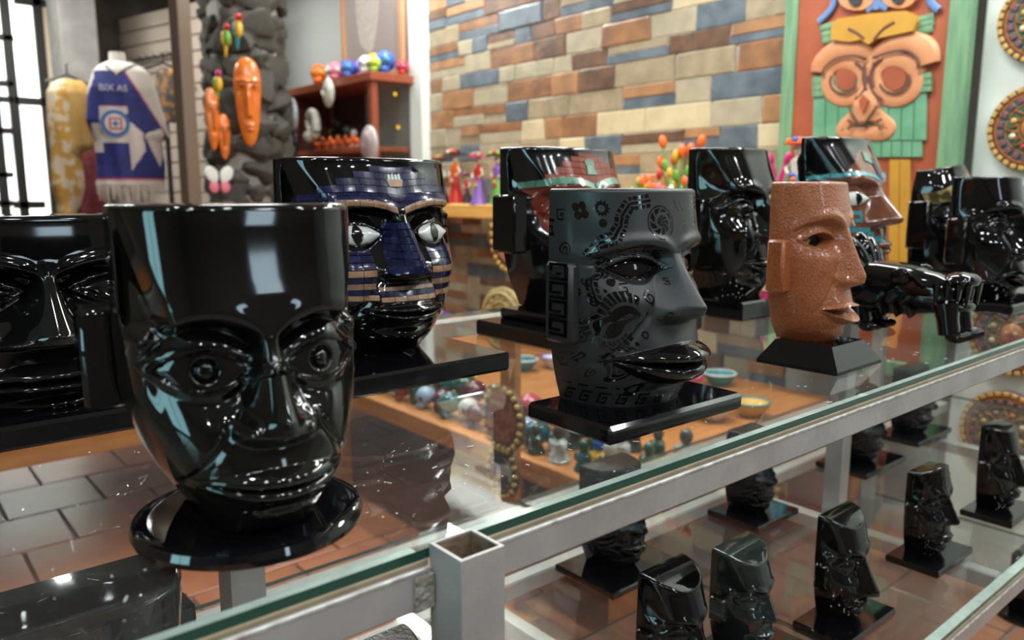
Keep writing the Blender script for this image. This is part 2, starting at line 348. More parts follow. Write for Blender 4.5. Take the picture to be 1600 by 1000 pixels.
# lower shelf
ZL = L-.006
rail(.267, 2.27, YE-.004, ZL-.0035); rail(-.9, .234, YE-.004, ZL-.0035)
rb('rail', (-.9, .825, ZL-.026), (2.27, .85, ZL)); rb('rail', (-.9, 1.02, ZL-.026), (2.27, 1.045, ZL))
for x in (-.3, .625, 1.27, 1.9): rb('crossbar', (x, YE+.02, ZL-.026), (x+.024, .825, ZL-.0006))
pane(-.9, .90, YE, 1.05, L); pane(.902, 2.33, YE, 1.05, L)
# bottom shelf of the rack
rail(-.9, 2.27, YE-.004, .2)
pane(-.9, 2.33, YE, 1.05, .21)

# ================================================================== CARVED HEADS
def table_fn(zs, vs):
    q = np.linspace(0, 1, 401); r = np.interp(q, zs, vs); k = np.ones(41)/41
    r = np.convolve(np.pad(r, 20, mode='edge'), k, 'valid'); return lambda Z: np.interp(Z, q, r)
BASE = dict(W0=.08, H=.2, wz=[0, .1, .3, .5, 1], wv=[.62, .74, .93, 1, 1], dz=[0, .2, .45, .7, 1], dv=[.055, .085, .095, .095, .082], n=2.6,
    zb=.66, arch=.05, xe=.47, bs=.05, sd=.22, sl=.2, br=.04, ew=.3, eh=.065, ze=.52, lb=.07, ei=.05, eb=.07, pr=0, nw0=.13, nw1=.27, nh0=.02, nh=.42, nu=.035,
    zn=.34, wing=.1, zm=.2, mw=.52, ul=.055, ll=.06, lh=.14, mc=.02, mz=.1, ch=.08, ck=.06, tf=.22, tl=.6, tu=.92, top=0, noise=0, open=0, ul2=0)
def face(X, Z, p):
    s = np.abs(X); zb, xe, ze, zn, zm = p['zb'], p['xe'], p['ze'], p['zn'], p['zm']; zr = zb-.01
    t = np.clip((zr-Z)/(zr-zn), 0, 1); nw = p['nw0']+(p['nw1']-p['nw0'])*t**1.3; nh = p['nh0']+(p['nh']-p['nh0'])*t**1.1
    under = sm(zn-p['nu'], zn+.012, Z); above = 1-sm(zr, zr+.09, Z); c = np.clip(1-s/nw, 0, 1)
    c2_ = np.clip(1-(s/nw)**2, 0, 1); roll = 1-.22*sm(.82, 1, t)
    d = nh*roll*(.45*c*c*(3-2*c)+.40*c2_**1.3+.15*c)*under*above
    d = d+p['wing']*np.exp(-((s-p['nw1']*.72)/.085)**2-((Z-zn-.02)/.032)**2)*sm(zn-p['nu']*.8, zn-p['nu']*.1, Z)
    zbr = zb+p['arch']*(1-((s-xe)/.42)**2); below = sm(0, p['bs'], zbr-Z); low = sm(ze-p['sl'], ze+.01, Z); outer = 1-sm(.78, 1.0, s); nos = sm(nw*.3, nw*.95, s)
    d = d-p['sd']*below*low*outer*nos+p['br']*np.exp(-((Z-zbr-.02)/.028)**2)*outer*sm(0, .2, s)
    def alm(a, b, dz=0):
        h = b*np.clip(1-((s-xe)/a)**2, 0, 1); q = (Z-ze-dz)/np.maximum(h, 1e-4); return np.clip(1-q*q, 0, 1)*(h > 1e-3)
    d = d+p['lb']*sm(0, .8, alm(p['ew']*1.22, p['eh']*1.75, .008)); e = alm(p['ew'], p['eh']); d = d-p['ei']*sm(0, .22, e)+p['eb']*e
    d = d-.03*np.exp(-((Z-ze-p['eh']*1.75*np.clip(1-((s-xe)/(p['ew']*1.22))**2, 0, 1)-.012)/.009)**2)*outer*nos
    if p['pr']: r = np.hypot(s-xe, (Z-ze)*p['H']/p['W0']); d = d-.045*np.exp(-((r-p['pr'])/.016)**2)+.02*np.exp(-(r/(p['pr']*.7))**2)
    m = np.clip(1-(s/p['mw'])**2, 0, 1); seam = zm+p['mc']*(s/p['mw'])**2; up = p['ul']*m**.75+1e-4; lo = p['ll']*m**.75+1e-4
    qu = np.clip((Z-seam)/up, 0, 1); ql = np.clip((seam-Z)/lo, 0, 1)
    d = d+p['lh']*m**.6*(np.sin(PI*qu**.8)**.7+np.sin(PI*ql**.8)**.7*.92)*(Z < seam+up)*(Z > seam-lo)
    if p['open']: gap = p['open']*m; d = d-.34*sm(0, .5, m)*(1-sm(gap*.7, gap, np.abs(Z-seam)))
    d = d+p['mz']*np.exp(-(s/.5)**2-((Z-zm)/.13)**2)+p['ch']*np.exp(-(s/.32)**2-((Z-zm+p['ll']+.085)/.05)**2)
    d = d-.05*np.exp(-(s/.38)**2-((Z-zm+p['ll']+.022)/.022)**2)
    d = d+p['ck']*np.exp(-((s-.56)/.22)**2-((Z-ze+.17)/.09)**2)
    f = np.clip((zn-Z)/(zn-zm+.02), 0, 1); ln = p['nw1']*1.05+(p['mw']*1.08-p['nw1'])*f
    d = d-.045*np.exp(-((s-ln)/.045)**2)*sm(zm-.04, zm+.02, Z)*(1-sm(zn-.01, zn+.05, Z))
    sl = p['tl']+(p['tu']-p['tl'])*np.clip((Z-zb)/(1-zb), 0, 1); d = d-p['tf']*sm(0, p.get('tw', .2), s-sl)*sm(zb-.03, zb+.04, Z)
    return d
class Head:
    def __init__(h, **kw):
        h.p = dict(BASE); h.p.update(kw); p = h.p; h.Wf = table_fn(p['wz'], p['wv']); h.Df = table_fn(p['dz'], p['dv'])
    def fix(h, x, d, z):
        p = h.p; X = x/p['W0']; Z = z/p['H']; W = h.Wf(Z)*p['W0']; D = h.Df(Z)
        fade = (1-sm(.95, 1.0, np.abs(x)/W))*sm(0, .25, d/D)
        dd = p['W0']*face(X, Z, p)*fade
        if p['noise']:
            dd = dd+p['W0']*p['noise']*fade*(np.sin(X*17+np.sin(Z*31)*2)*np.sin(Z*43+np.sin(X*13)*2))
        z2 = z+p['H']*p['top']*(X*X-.33)*sm(.55, 1, Z)
        return x, d+dd, z2
    def surf(h, X, Z):                 # point on the front for frontal coordinates
        p = h.p; Z = np.asarray(Z, float); x = np.asarray(X, float)*p['W0']; W = h.Wf(Z)*p['W0']; D = h.Df(Z)
        d = D*np.clip(1-np.abs(x/W)**p['n'], 0, 1)**(1/p['n']); x, d, z = h.fix(x, d, Z*p['H'])
        return np.stack([x, -d, z], -1)
    def grid(h, nc, nr):
        p = h.p; th = np.linspace(-PI/2, PI/2, nc)[None, :]; Z = np.linspace(0, 1, nr)[:, None]
        W = h.Wf(Z)*p['W0']; D = h.Df(Z); n = p['n']
        th = th*(1-.0)*np.ones_like(Z); st, ct = np.sin(th), np.cos(th)
        r = (np.abs(st/W)**n+np.abs(ct/D)**n)**(-1/n); x, d = r*st, r*ct
        rb_ = .0035; k = np.clip((Z*p['H']-(p['H']-rb_))/rb_, 0, 1); 
        x, d, z = h.fix(x, d, Z*p['H']*np.ones_like(th))
        # rounded rim on top
        q = [(x[-1], d[-1], z[-1])]; X_ = [x]; D_ = [d]; Z_ = [z]
        for a in (.35, .7, 1.0):
            ii = rb_*(1-math.cos(a*PI/2)); up = rb_*math.sin(a*PI/2)
            X_.append((x[-1]*(1-ii/p['W0']))[None]); D_.append(np.maximum(d[-1]-ii, 0)[None]); Z_.append((z[-1]+up)[None])
        x, d, z = np.concatenate(X_), np.concatenate(D_), np.concatenate(Z_)
        h.nr, h.nc = x.shape
        du = np.hypot(np.diff(x, axis=1), np.diff(d, axis=1)); u = np.concatenate([np.zeros((h.nr, 1)), np.cumsum(du, 1)], 1); h.U = u-u[:, nc//2:nc//2+1]
        h.x, h.d, h.z = x, d, z
        return np.stack([x, -d, z], -1)
    def build(h, parent, mats, nc=150, nr=170, z0=0, paint=None, name='carved_face', attr=None):
        g = h.grid(nc, nr); R, N = h.nr, h.nc; V = g.reshape(-1, 3)+np.array([0, 0, z0])
        i = np.arange(R-1)[:, None]*N; j = np.arange(N-1)[None, :]; a = (i+j).reshape(-1)
        Q = np.stack([a, a+1, a+N+1, a+N], 1)
        b = np.arange(R-1)*N; back = np.stack([b+N-1, b, b+N, b+2*N-1], 1)
        kk = np.arange(N//2-1); t = (R-1)*N; cap = np.stack([t+kk, t+kk+1, t+N-2-kk, t+N-1-kk], 1); bot = np.stack([kk, N-1-kk, N-2-kk, kk+1], 1)
        F = np.concatenate([Q, back, cap, bot]); me = bpy.data.meshes.new(name)
        me.vertices.add(len(V)); me.vertices.foreach_set('co', V.ravel()); me.loops.add(F.size); me.loops.foreach_set('vertex_index', F.ravel().astype(np.int32))
        me.polygons.add(len(F)); me.polygons.foreach_set('loop_start', np.arange(0, F.size, 4, dtype=np.int32)); me.polygons.foreach_set('loop_total', np.full(len(F), 4, np.int32))
        for m in (mats if isinstance(mats, list) else [mats]): me.materials.append(m)
        me.update(calc_edges=True); me.polygons.foreach_set('use_smooth', [True]*len(F))
        if paint is not None:
            col = paint(h.x/h.p['W0'], h.z/h.p['H'], h.U/h.p['W0']); at = me.color_attributes.new('tint', 'FLOAT_COLOR', 'POINT'); c4 = np.ones((len(V), 4)); c4[:, :col.shape[-1]] = col.reshape(len(V), -1); at.data.foreach_set('color', c4.ravel())
        try: me.set_sharp_from_angle(angle=math.radians(60))
        except Exception: pass
        o = bpy.data.objects.new(name, me); C.objects.link(o); o.parent = parent; h.z0 = z0; return o
    def patch(h, parent, name, m, quad, nu=4, nv=3, off=.0009, gap=0):   # raised inlay following the carved surface; quad = 4 (X,Z) corners
        q = np.array(quad, float); c = q.mean(0); q = c+(q-c)*(1-gap); u = np.linspace(0, 1, nu+1)[None, :, None]; v = np.linspace(0, 1, nv+1)[:, None, None]
        P = (q[0]*(1-u)+q[1]*u)*(1-v)+(q[3]*(1-u)+q[2]*u)*v
        return h.patch_pts(parent, name, m, P, off)
    def patch_pts(h, parent, name, m, P, off=.0009):
        X, Z = P[..., 0], P[..., 1]; e = 2e-3; s0 = h.surf(X, Z); a = h.surf(X+e, Z)-h.surf(X-e, Z); b = h.surf(X, Z+e)-h.surf(X, Z-e); n = np.cross(a, b); n /= np.linalg.norm(n, axis=-1, keepdims=True)+1e-12
        n *= np.sign(-n[..., 1:2]+1e-9); T = s0+n*off; nv, nu = X.shape; B = s0-n*.0015
        rim = [(0, k) for k in range(nu)]+[(k, nu-1) for k in range(1, nv)]+[(nv-1, k) for k in range(nu-2, -1, -1)]+[(k, 0) for k in range(nv-2, 0, -1)]
        v = np.concatenate([T.reshape(-1, 3), np.array([B[r] for r in rim])])+np.array([0, 0, h.z0]); f = [(j*nu+i, j*nu+i+1, (j+1)*nu+i+1, (j+1)*nu+i) for j in range(nv-1) for i in range(nu-1)]
        N0 = nu*nv; nR = len(rim)
        for k in range(nR): a_ = rim[k]; b_ = rim[(k+1) % nR]; f.append((a_[0]*nu+a_[1], N0+k, N0+(k+1) % nR, b_[0]*nu+b_[1]))
        return MB().add(v, f).build(name, m, parent, True, fix=False)
    def almond(h, parent, name, m, sx, xe, ze, ew, eh, off=.0012, n=14):
        t = np.linspace(-.985, .985, n)[None, :]; k = np.linspace(-1, 1, 7)[:, None]; P = np.stack([sx*(xe+ew*t*np.ones_like(k)), ze+k*eh*(1-t*t)], -1)
        return h.patch_pts(parent, name, m, P, off)
def ears(parent, h, z0, m, out=.022, dep=.03, lo=.34, hi=.68, y=-.012, only=None):
    for s_ in (-1, 1):
        W = h.p['W0']*float(h.Wf(np.array((lo+hi)/2)))
        a, b = sorted((s_*(W-.008), s_*(W+out)))
        MB().box((a, y-dep, z0+lo*h.p['H']), (b, y, z0+hi*h.p['H']), bev=.003).build('ear', m, parent, True)
def plinth(parent, x0, x1, y0, y1, z0, z1, bev=.003): return MB().box((x0, y0, z0), (x1, y1, z1), bev=bev).build('plinth', OBSB, parent)
HG = 'carved heads on the top glass shelf'

# 1 -- big polished head on round plate
t = thing('obsidian_head', 'large polished black head standing on a round black plate, nearest on the shelf', 'sculpture', (.170, .447, G), math.radians(-6), HG)
MB().lathe([(.0, 0), (.060, 0), (.0655, .003), (.067, .007), (.0655, .011), (.062, .0125), (.057, .0115), (0, .0115)], 72).build('round_plate', OBSB, t, True)
h = Head(W0=.0665, H=.1775, n=3.2, wz=[0, .06, .2, .4, .6, 1], wv=[.48, .6, .82, .985, 1, 1], dz=[0, .1, .3, .55, .75, 1], dv=[.072, .082, .086, .082, .082, .072], zb=.635, arch=.06, ze=.525, xe=.48, ew=.38, eh=.066, sd=.2, sl=.26, lb=.075, ei=.05, eb=.035, br=.015, pr=.085, zn=.335, nh=.40, nw1=.36, nw0=.12, wing=.15, nu=.05, zm=.17, mw=.66, ul=.06, ll=.055, lh=.10, mz=.2, ch=.06, ck=.04, tf=.36, tl=.66, tu=.93, tw=.13)
hb = h.build(t, OBSG, 260, 260, z0=.0125); hb.location = (.004, .037, 0)
ears(hb, h, .0125, OBS, out=.017, dep=.028, lo=.34, hi=.68, y=.036)
# 2 -- wide head at far left
t = thing('obsidian_head', 'wide black head with thick square lips, leftmost behind the nearest head', 'sculpture', (.125, .80, G), 0, HG)
plinth(t, -.16, .145, -.1, .1, 0, .02)
h = Head(W0=.105, H=.157, n=3.6, wz=[0, .1, .3, 1], wv=[.9, .96, 1, 1], dz=[0, .3, .6, 1], dv=[.085, .09, .085, .08], zb=.72, arch=.06, ze=.62, xe=.5, ew=.3, eh=.07, sd=.2, eb=.05, zn=.36, nh=.42, nw1=.42, nw0=.1, wing=.16, zm=.17, mw=.82, ul=.085, ll=.08, lh=.16, mz=.14, tf=.03, ck=.12, br=.02)
hb = h.build(t, OBS, 150, 150, z0=.02); hb.location = (0, .03, 0)
# 3 -- blue mosaic head
BLUE = [mat('lapis_%d' % i, c, .16, col2=c2, scale=220, spec=.35) for i, (c, c2) in enumerate([((.006, .007, .030), (.012, .013, .05)), ((.005, .006, .022), (.010, .011, .04)), ((.008, .009, .038), (.02, .02, .07))])]
SAND = [mat('sandstone_inlay_%d' % i, c, .35, col2=c2, scale=120, coat=.5) for i, (c, c2) in enumerate([((.24, .13, .07), (.36, .2, .11)), ((.18, .10, .055), (.28, .165, .1))])]
SHELL = mat('shell_white', (.62, .63, .60), .2, col2=(.5, .52, .49), scale=40, coat=.4); PUP = mat('pupil_black', (.006, .006, .006), .08)
t = thing('mosaic_head', 'black head inlaid with dark blue mosaic tiles, tan stripes and white eyes', 'sculpture', (.462, .825, G), 0, HG)
plinth(t, -.16, .10, -.158, .03, 0, .021)
h = Head(W0=.104, H=.212, n=2.5, wz=[0, .06, .2, .42, .6, 1], wv=[.5, .62, .82, .97, 1, .985], dz=[0, .1, .3, .55, .75, 1], dv=[.075, .09, .1, .098, .092, .07], zb=.74, arch=.04, ze=.63, xe=.47, ew=.25, eh=.055, sd=.17, lb=.07, ei=.03, eb=.06, zn=.42, nh=.42, nw1=.28, nw0=.12, wing=.09, zm=.235, mw=.5, ul=.05, ll=.055, lh=.13, mz=.16, ch=.1, tf=.3, tl=.62, tu=.9)
hb = h.build(t, [OBS], 190, 200, z0=.021)
def bricks(h, parent, mats, z0, z1, xa, xb, n, off=.0007, shift=0, curve=0, nu=4, nv=3, c0=None):
    zc = lambda x: curve*(1-((abs(x)-.47)/.42)**2) if curve else 0
    for k in range(n):
        a = xa+(xb-xa)*(k+shift)/n; b = min(xa+(xb-xa)*(k+1+shift)/n, xb)
        if b-a < .01: continue
        h.patch(parent, 'tile', rnd.choice(mats), [(a, z0+zc(a)), (b, z0+zc(b)), (b, z1+zc(b)), (a, z1+zc(a))], nu, nv, off, .035)
for r_, (za, zb2, w_, n) in enumerate([(.795, .83, .86, 16), (.832, .866, .78, 14), (.868, .9, .62, 11), (.902, .935, .44, 8), (.937, .968, .26, 5)]): bricks(h, hb, BLUE, za, zb2, -w_, w_, n, shift=.0, curve=.012)
bricks(h, hb, SAND, .737, .768, -.86, -.04, 6, curve=.042, nv=4, nu=6); bricks(h, hb, SAND, .737, .768, .04, .86, 6, curve=.042, nv=4, nu=6)
bricks(h, hb, BLUE, .770, .793, -.84, .84, 14, curve=.03)
for s_ in (-1, 1):
    h.almond(hb, 'eye_inlay', SHELL, s_, .47, .63, .235, .05, .0012); h.almond(hb, 'pupil', PUP, s_, .47, .63, .06, .046, .0022, 9)
for (za, zb2, ms) in [(.53, .56, BLUE), (.495, .527, BLUE), (.46, .492, BLUE), (.425, .457, SAND), (.395, .422, BLUE), (.362, .392, SAND), (.335, .36, BLUE), (.305, .332, SAND)]:
    for s_ in (-1, 1):
        for k in range(4): a = .34+.145*k; b = a+.145; q = [(s_*a, za), (s_*b, za), (s_*b, zb2), (s_*a, zb2)]; h.patch(hb, 'tile', rnd.choice(ms), q if s_ > 0 else [q[1], q[0], q[3], q[2]], 4, 3, .0009, .05)
for (za, zb2, ms) in [(.35, .37, SAND), (.322, .347, BLUE), (.296, .32, SAND)]: bricks(h, hb, ms, za, zb2, -.33, .33, 5)
for k in range(7):
    za = .44+.036*k; w_ = .24-.017*k; bricks(h, hb, BLUE, za, za+.033, -w_, w_, 4, nu=3, off=.0011)
h.patch(hb, 'emblem', SAND[0], [(-.075, .868), (.075, .868), (.1, .905), (-.1, .905)], 6, 4, .0018)
for k in range(4): a = -.075+.04*k; h.patch(hb, 'emblem_feather', mat('pale_teal_inlay', (.45, .55, .55), .3), [(a, .905), (a+.032, .905), (a+.03, .93+.006*(k % 2)), (a+.006, .93)], 2, 3, .0018)
# 4 -- red mosaic head on two steps
REDS = [mat('red_tile_%d' % i, c, .2, col2=c2, scale=60, spec=.35) for i, (c, c2) in enumerate([((.22, .035, .018), (.26, .05, .025)), ((.19, .03, .016), (.23, .04, .02))])]
JADE = [mat('jade_tile_%d' % i, c, .25, col2=c2, scale=70, coat=.5) for i, (c, c2) in enumerate([((.08, .20, .13), (.12, .27, .18)), ((.06, .17, .11), (.14, .28, .2))])]
def tint_mat(name, rough=.12, coat=.5, bump=0, bscale=200):
    m = mat(name, (.5, .5, .5), rough, coat=coat, bump=bump, bscale=bscale); nt = m.node_tree; a = nt.nodes.new('ShaderNodeVertexColor'); a.layer_name = 'tint'
    nt.links.new(a.outputs[0], nt.nodes['Principled BSDF'].inputs['Base Color']); return m
TINT = tint_mat('inlaid_stone')
t = thing('mosaic_head', 'black head with brick red mosaic and jade green band, on a stepped black plinth', 'sculpture', (.812, .87, G), 0, HG)
plinth(t, -.145, .14, -.18, .0, 0, .022); plinth(t, -.105, .11, -.15, -.005, .022, .036)
h = Head(W0=.099, H=.222, n=2.5, wz=[0, .06, .2, .42, .6, 1], wv=[.62, .7, .85, .97, 1, 1], dz=[0, .1, .3, .55, .75, 1], dv=[.08, .09, .1, .098, .092, .07], zb=.72, arch=.04, ze=.61, xe=.47, ew=.25, eh=.055, sd=.17, zn=.4, nh=.42, zm=.22, tf=.3, tl=.62, tu=.9)
def paint_red(X, Z, U):
    k = ((Z > .25) & (Z < .78) & (np.abs(X) < .62+.25*np.clip((Z-.25)/.5, 0, 1)))[..., None]; return np.where(k, np.array([.17, .028, .015]), np.array([.0045, .0045, .005]))
hb = h.build(t, [TINT], 170, 180, z0=.036, paint=paint_red)
for za, zb2, w_, n in [(.80, .84, .74, 11), (.842, .88, .60, 9), (.882, .918, .48, 7), (.92, .952, .32, 5), (.954, .978, .17, 3)]: bricks(h, hb, REDS, za, zb2, -w_, w_, n, curve=.01)
bricks(h, hb, JADE, .752, .795, -.88, -.02, 9, curve=.035, off=.0014); bricks(h, hb, JADE, .752, .795, .02, .88, 9, curve=.035, off=.0014)
for zz in (.46, .51, .56, .41, .36, .31):
    for s_ in (-1, 1):
        for k in range(3): a = .3+.14*k; q = [(s_*a, zz), (s_*(a+.14), zz), (s_*(a+.14), zz+.048), (s_*a, zz+.048)]; h.patch(hb, 'tile', rnd.choice(REDS), q if s_ > 0 else [q[1], q[0], q[3], q[2]], 4, 3, .0008, .04)
for s_ in (-1, 1): h.almond(hb, 'eye_inlay', SHELL, s_, .47, .61, .235, .05, .0012); h.almond(hb, 'pupil', PUP, s_, .47, .61, .06, .046, .0022, 9)
h.patch(hb, 'emblem', JADE[0], [(-.1, .845), (.09, .845), (.05, .9), (-.07, .9)], 6, 4, .0022)
for k in range(4): a = -.09+.045*k; h.patch(hb, 'emblem_feather', JADE[1], [(a, .9), (a+.036, .9), (a+.034, .935+.01*(k in (1, 2))), (a+.008, .935)], 2, 3, .0022)
ears(hb, h, .036, OBS, out=.017, dep=.05, lo=.36, hi=.72, y=-.0)
# 5 -- etched matte head
ET = bpy.data.materials.new('etched_obsidian'); ET.use_nodes = True; nt = ET.node_tree; b_ = nt.nodes['Principled BSDF']; va = nt.nodes.new('ShaderNodeVertexColor'); va.layer_name = 'tint'
mxc = nt.nodes.new('ShaderNodeMix'); mxc.data_type = 'RGBA'; mxc.inputs['A'].default_value = (.023, .025, .0255, 1); mxc.inputs['B'].default_value = (.005, .0045, .0045, 1); nt.links.new(va.outputs[0], mxc.inputs['Factor']); nt.links.new(mxc.outputs['Result'], b_.inputs['Base Color'])
mr = nt.nodes.new('ShaderNodeMapRange'); mr.inputs['To Min'].default_value = .42; mr.inputs['To Max'].default_value = .06; nt.links.new(va.outputs[0], mr.inputs[0]); nt.links.new(mr.outputs[0], b_.inputs['Roughness'])
def key_glyph(u, v, cu, cv, s):          # square spiral
    a, b = (u-cu)/s, (v-cv)/s; i = (np.abs(a) < 1) & (np.abs(b) < 1); k = np.zeros_like(u, bool)
    k |= i & (b > .68); k |= i & (a > .68); k |= i & (b < -.68) & (a > -.6); k |= i & (a < -.3) & (a > -.62) & (b < .2) & (b > -1); k |= i & (np.abs(b-.1) < .17) & (a > -.62) & (a < .25); k |= i & (np.abs(a-.12) < .16) & (b < .2) & (b > -.3); return k
def ringm(u, v, cu, cv, r0, r1): r = np.hypot(u-cu, v-cv); return (r > r0) & (r < r1)
def spiral(u, v, cu, cv, R, turns=2, w=.3, ph=0):
    r = np.hypot(u-cu, v-cv)/R; a = np.arctan2(v-cv, u-cu)+ph; k = (r*turns-a/(2*PI)) % 1; return (r < 1) & (r > .12) & (k < w)
def sunm(u, v, cu, cv, R, n=12):
    r = np.hypot(u-cu, v-cv)/R; a = np.arctan2(v-cv, u-cu); s_ = .72+.28*np.abs(((a*n/(2*PI)) % 1)*2-1); return (r > .42) & (r < s_)
def feather(u, v, pts, w, gap=.06):
    k = np.zeros_like(u, bool); acc = 0
    for (a, b) in zip(pts[:-1], pts[1:]):
        a, b = np.array(a), np.array(b); L_ = np.linalg.norm(b-a); t_ = (b-a)/L_; n_ = np.array([-t_[1], t_[0]]); s = (u-a[0])*t_[0]+(v-a[1])*t_[1]; d = (u-a[0])*n_[0]+(v-a[1])*n_[1]
        i = (s >= 0) & (s <= L_); k |= i & (np.abs(d) < w*.22); k |= i & (np.abs(np.abs(d)-w*.75) < w*.3) & (((s+acc)/gap) % 1 > .22); acc += L_
    return k
def paint_etch(X, Z, U):
    asp = he.p['H']/he.p['W0']; u, v = U, Z*asp; k = np.zeros_like(u, bool); p = he.p; s = np.abs(X)
    for sg in (-1, 1):
        w_ = u*sg*-1     # positive towards the visible cheek
        k |= feather(w_, v, [(.35, asp*.965), (.62, asp*.95), (.72, asp*.9), (.75, asp*.85), (.85, asp*.8), (1.05, asp*.775), (1.2, asp*.7), (1.26, asp*.58), (1.3, asp*.5)], .075, .075)
        k |= sunm(w_, v, .95, asp*.93, .1); k |= ringm(w_, v, .95, asp*.865, 0, .05)
        for a_ in range(4): k |= ringm(w_, v, 1.22+.07*math.cos(a_*PI/2+.6), asp*.92+.07*math.sin(a_*PI/2+.6), 0, .052)
        k |= key_glyph(w_, v, 1.72, asp*.84, .1); k |= key_glyph(w_, v, 1.78, asp*.62, .1); k |= key_glyph(w_, v, 1.8, asp*.45, .1); k |= key_glyph(w_, v, 1.72, asp*.22, .1)
        for q, (cu, cv) in enumerate([(.27, .722), (.43, .742), (.6, .74), (.76, .72)]): k |= key_glyph(w_, v, cu, asp*cv, .055)
        k |= ringm(w_, v, 1.02, asp*.60, 0, .055); k |= key_glyph(w_, v, .88, asp*.575, .05)
        # cheek face roundel with rays
        cu, cv = .95, asp*.42; r = np.hypot(w_-cu, v-cv); a_ = np.arctan2(v-cv, w_-cu)
        k |= (r < .2) & ~ringm(w_, v, cu-.05, cv+.06, .02, .045) & ~((np.abs((w_-cu)+(v-cv)*.5) < .03) & (v < cv)); k |= (r > .24) & (r < .36) & (((a_*26/(2*PI)) % 1) > .25) & (a_ > -2.6) & (a_ < 2.2) & (np.abs(a_-PI) > .5)
        for q in range(4): k |= spiral(w_, v, 1.3+.02*math.sin(q*2), asp*(.6-.085*q), .085, 1.6, .45, q)
        # bird
        cu, cv = .98, asp*.19; k |= ringm(w_, v, cu, cv, .11, .15) | ringm(w_, v, cu, cv, .05, .085) | ringm(w_, v, cu, cv, 0, .025); k |= ringm(w_, v, cu+.17, cv+.15, .025, .07); k |= (w_ > cu+.2) & (w_ < cu+.34) & (np.abs(v-cv-.17) < .035*(1-(w_-cu-.2)/.14))
        for q in range(5): k |= (np.abs((w_-cu+.22+.035*q)+(v-cv+.1)*.8) < .012) & (np.abs(v-cv+.06-.02*q) < .055)
        for q in range(6): k |= ringm(w_, v, .62+.06*(q % 2), asp*(.5-.045*q), 0, .026)
        k |= spiral(w_, v, .62, asp*.53, .08, 1.5, .45, 1); k |= spiral(w_, v, .4, asp*.45, .07, 1.5, .45, 2); k |= sunm(w_, v, .55, asp*.1, .11, 9)
        for q in range(9): k |= key_glyph(w_, v, .12+.24*q, asp*.045, .075)
        k |= spiral(w_, v, 1.5, asp*.74, .09, 1.7, .45, .3); k |= sunm(w_, v, 1.5, asp*.56, .085, 10); k |= spiral(w_, v, 1.52, asp*.4, .09, 1.7, .45, 2); k |= sunm(w_, v, 1.5, asp*.24, .08, 8); k |= key_glyph(w_, v, 1.5, asp*.9, .07); k |= spiral(w_, v, 1.3, asp*.17, .08, 1.6, .45, 1); k |= sunm(w_, v, .68, asp*.27, .06, 8); k |= key_glyph(w_, v, .3, asp*.6, .04); k |= sunm(w_, v, .5, asp*.36, .055, 8)
        for q in range(8): k |= ringm(w_, v, 1.12+.03*math.sin(q*1.3), asp*(.56-.05*q), 0, .022)
        for q in range(6): k |= ringm(w_, v, .74+.06*q, asp*.3+.012*(q % 2), 0, .02)
        k |= (np.abs(v-asp*.1) < .012) & ((w_*4) % 1 > .4) & (w_ > .7)
    # big spiral shell roundel on the forehead
    cu, cv = -.22, asp*.865; r = np.hypot((u-cu)*1.0, (v-cv)*1.0); a_ = np.arctan2(v-cv, u-cu); k |= (r > .185) & (r < .2); k |= (r < .17) & (((a_*9/(2*PI)+r*6) % 1) > .3) & ~((r > .05) & (((a_/(2*PI)+r*9) % 1) < .35))
    k |= spiral(u, v, .2, asp*.84, .09, 1.6, .4, .5); k |= spiral(u, v, .42, asp*.88, .1, 1.6, .4, 1.5)
    for q in range(5): k |= (np.abs(u-.05-.09*q+(v-asp*.95)*.5) < .02) & (np.abs(v-asp*.94) < .07)
    kf = k.astype(float)
    e = np.clip(1-((s-p['xe'])/(p['ew']*1.08))**2, 0, 1)*p['eh']*1.1; kf = np.where(np.abs(Z-p['ze']) < e, 1, kf)
    m_ = np.clip(1-(s/p['mw'])**2, 0, 1)**.75; seam = p['zm']+p['mc']*(s/p['mw'])**2; kf = np.where((Z < seam+p['ul']*m_) & (Z > seam-p['ll']*m_), 1, kf)
    return kf[..., None]*np.ones(3)
t = thing('etched_head', 'matte grey black head etched all over with glyph patterns, on a square black plinth', 'sculpture', (.537, .5, G), math.radians(-1), HG)
plinth(t, -.09, .088, -.095, .008, 0, .0155)
he = h = Head(W0=.0715, H=.184, n=2.5, wz=[0, .06, .2, .42, .6, 1], wv=[.78, .84, .93, .99, 1, 1], dz=[0, .1, .3, .55, .75, 1], dv=[.068, .078, .084, .082, .082, .074], zb=.735, arch=.035, ze=.66, xe=.47, ew=.3, eh=.05, sd=.17, sl=.16, lb=.06, ei=.1, eb=.05, zn=.45, nh=.54, nw1=.4, nw0=.17, wing=.05, nu=.06, zm=.225, mw=.76, ul=.09, ll=.115, lh=.24, mc=.015, mz=.2, ch=.03, ck=.05, tf=.1, tl=.7, tu=.95)
hb = h.build(t, [ET], 430, 430, z0=.0155, paint=paint_etch)
EARE = mat('etched_plain', (.023, .025, .0255), .42)
ears(hb, h, .0155, EARE, out=.006, dep=.034, lo=.3, hi=.68, y=-.0)
for s_ in (-1, 1):
    for k in range(4):
        o = MB(); sx = .0715+.0062
        for (a, b, c_, d_) in [(.0, .022, .0, .003), (.0, .003, .0, .02), (.0, .022, .017, .02), (.019, .022, .006, .02), (.008, .022, .006, .009)]: o.box((s_*sx-.0006, -.03+a, .078+.016*k+c_*.72), (s_*sx+.0006, -.03+b, .078+.016*k+d_*.72))
        o.build('ear_glyph', OBSB, hb)
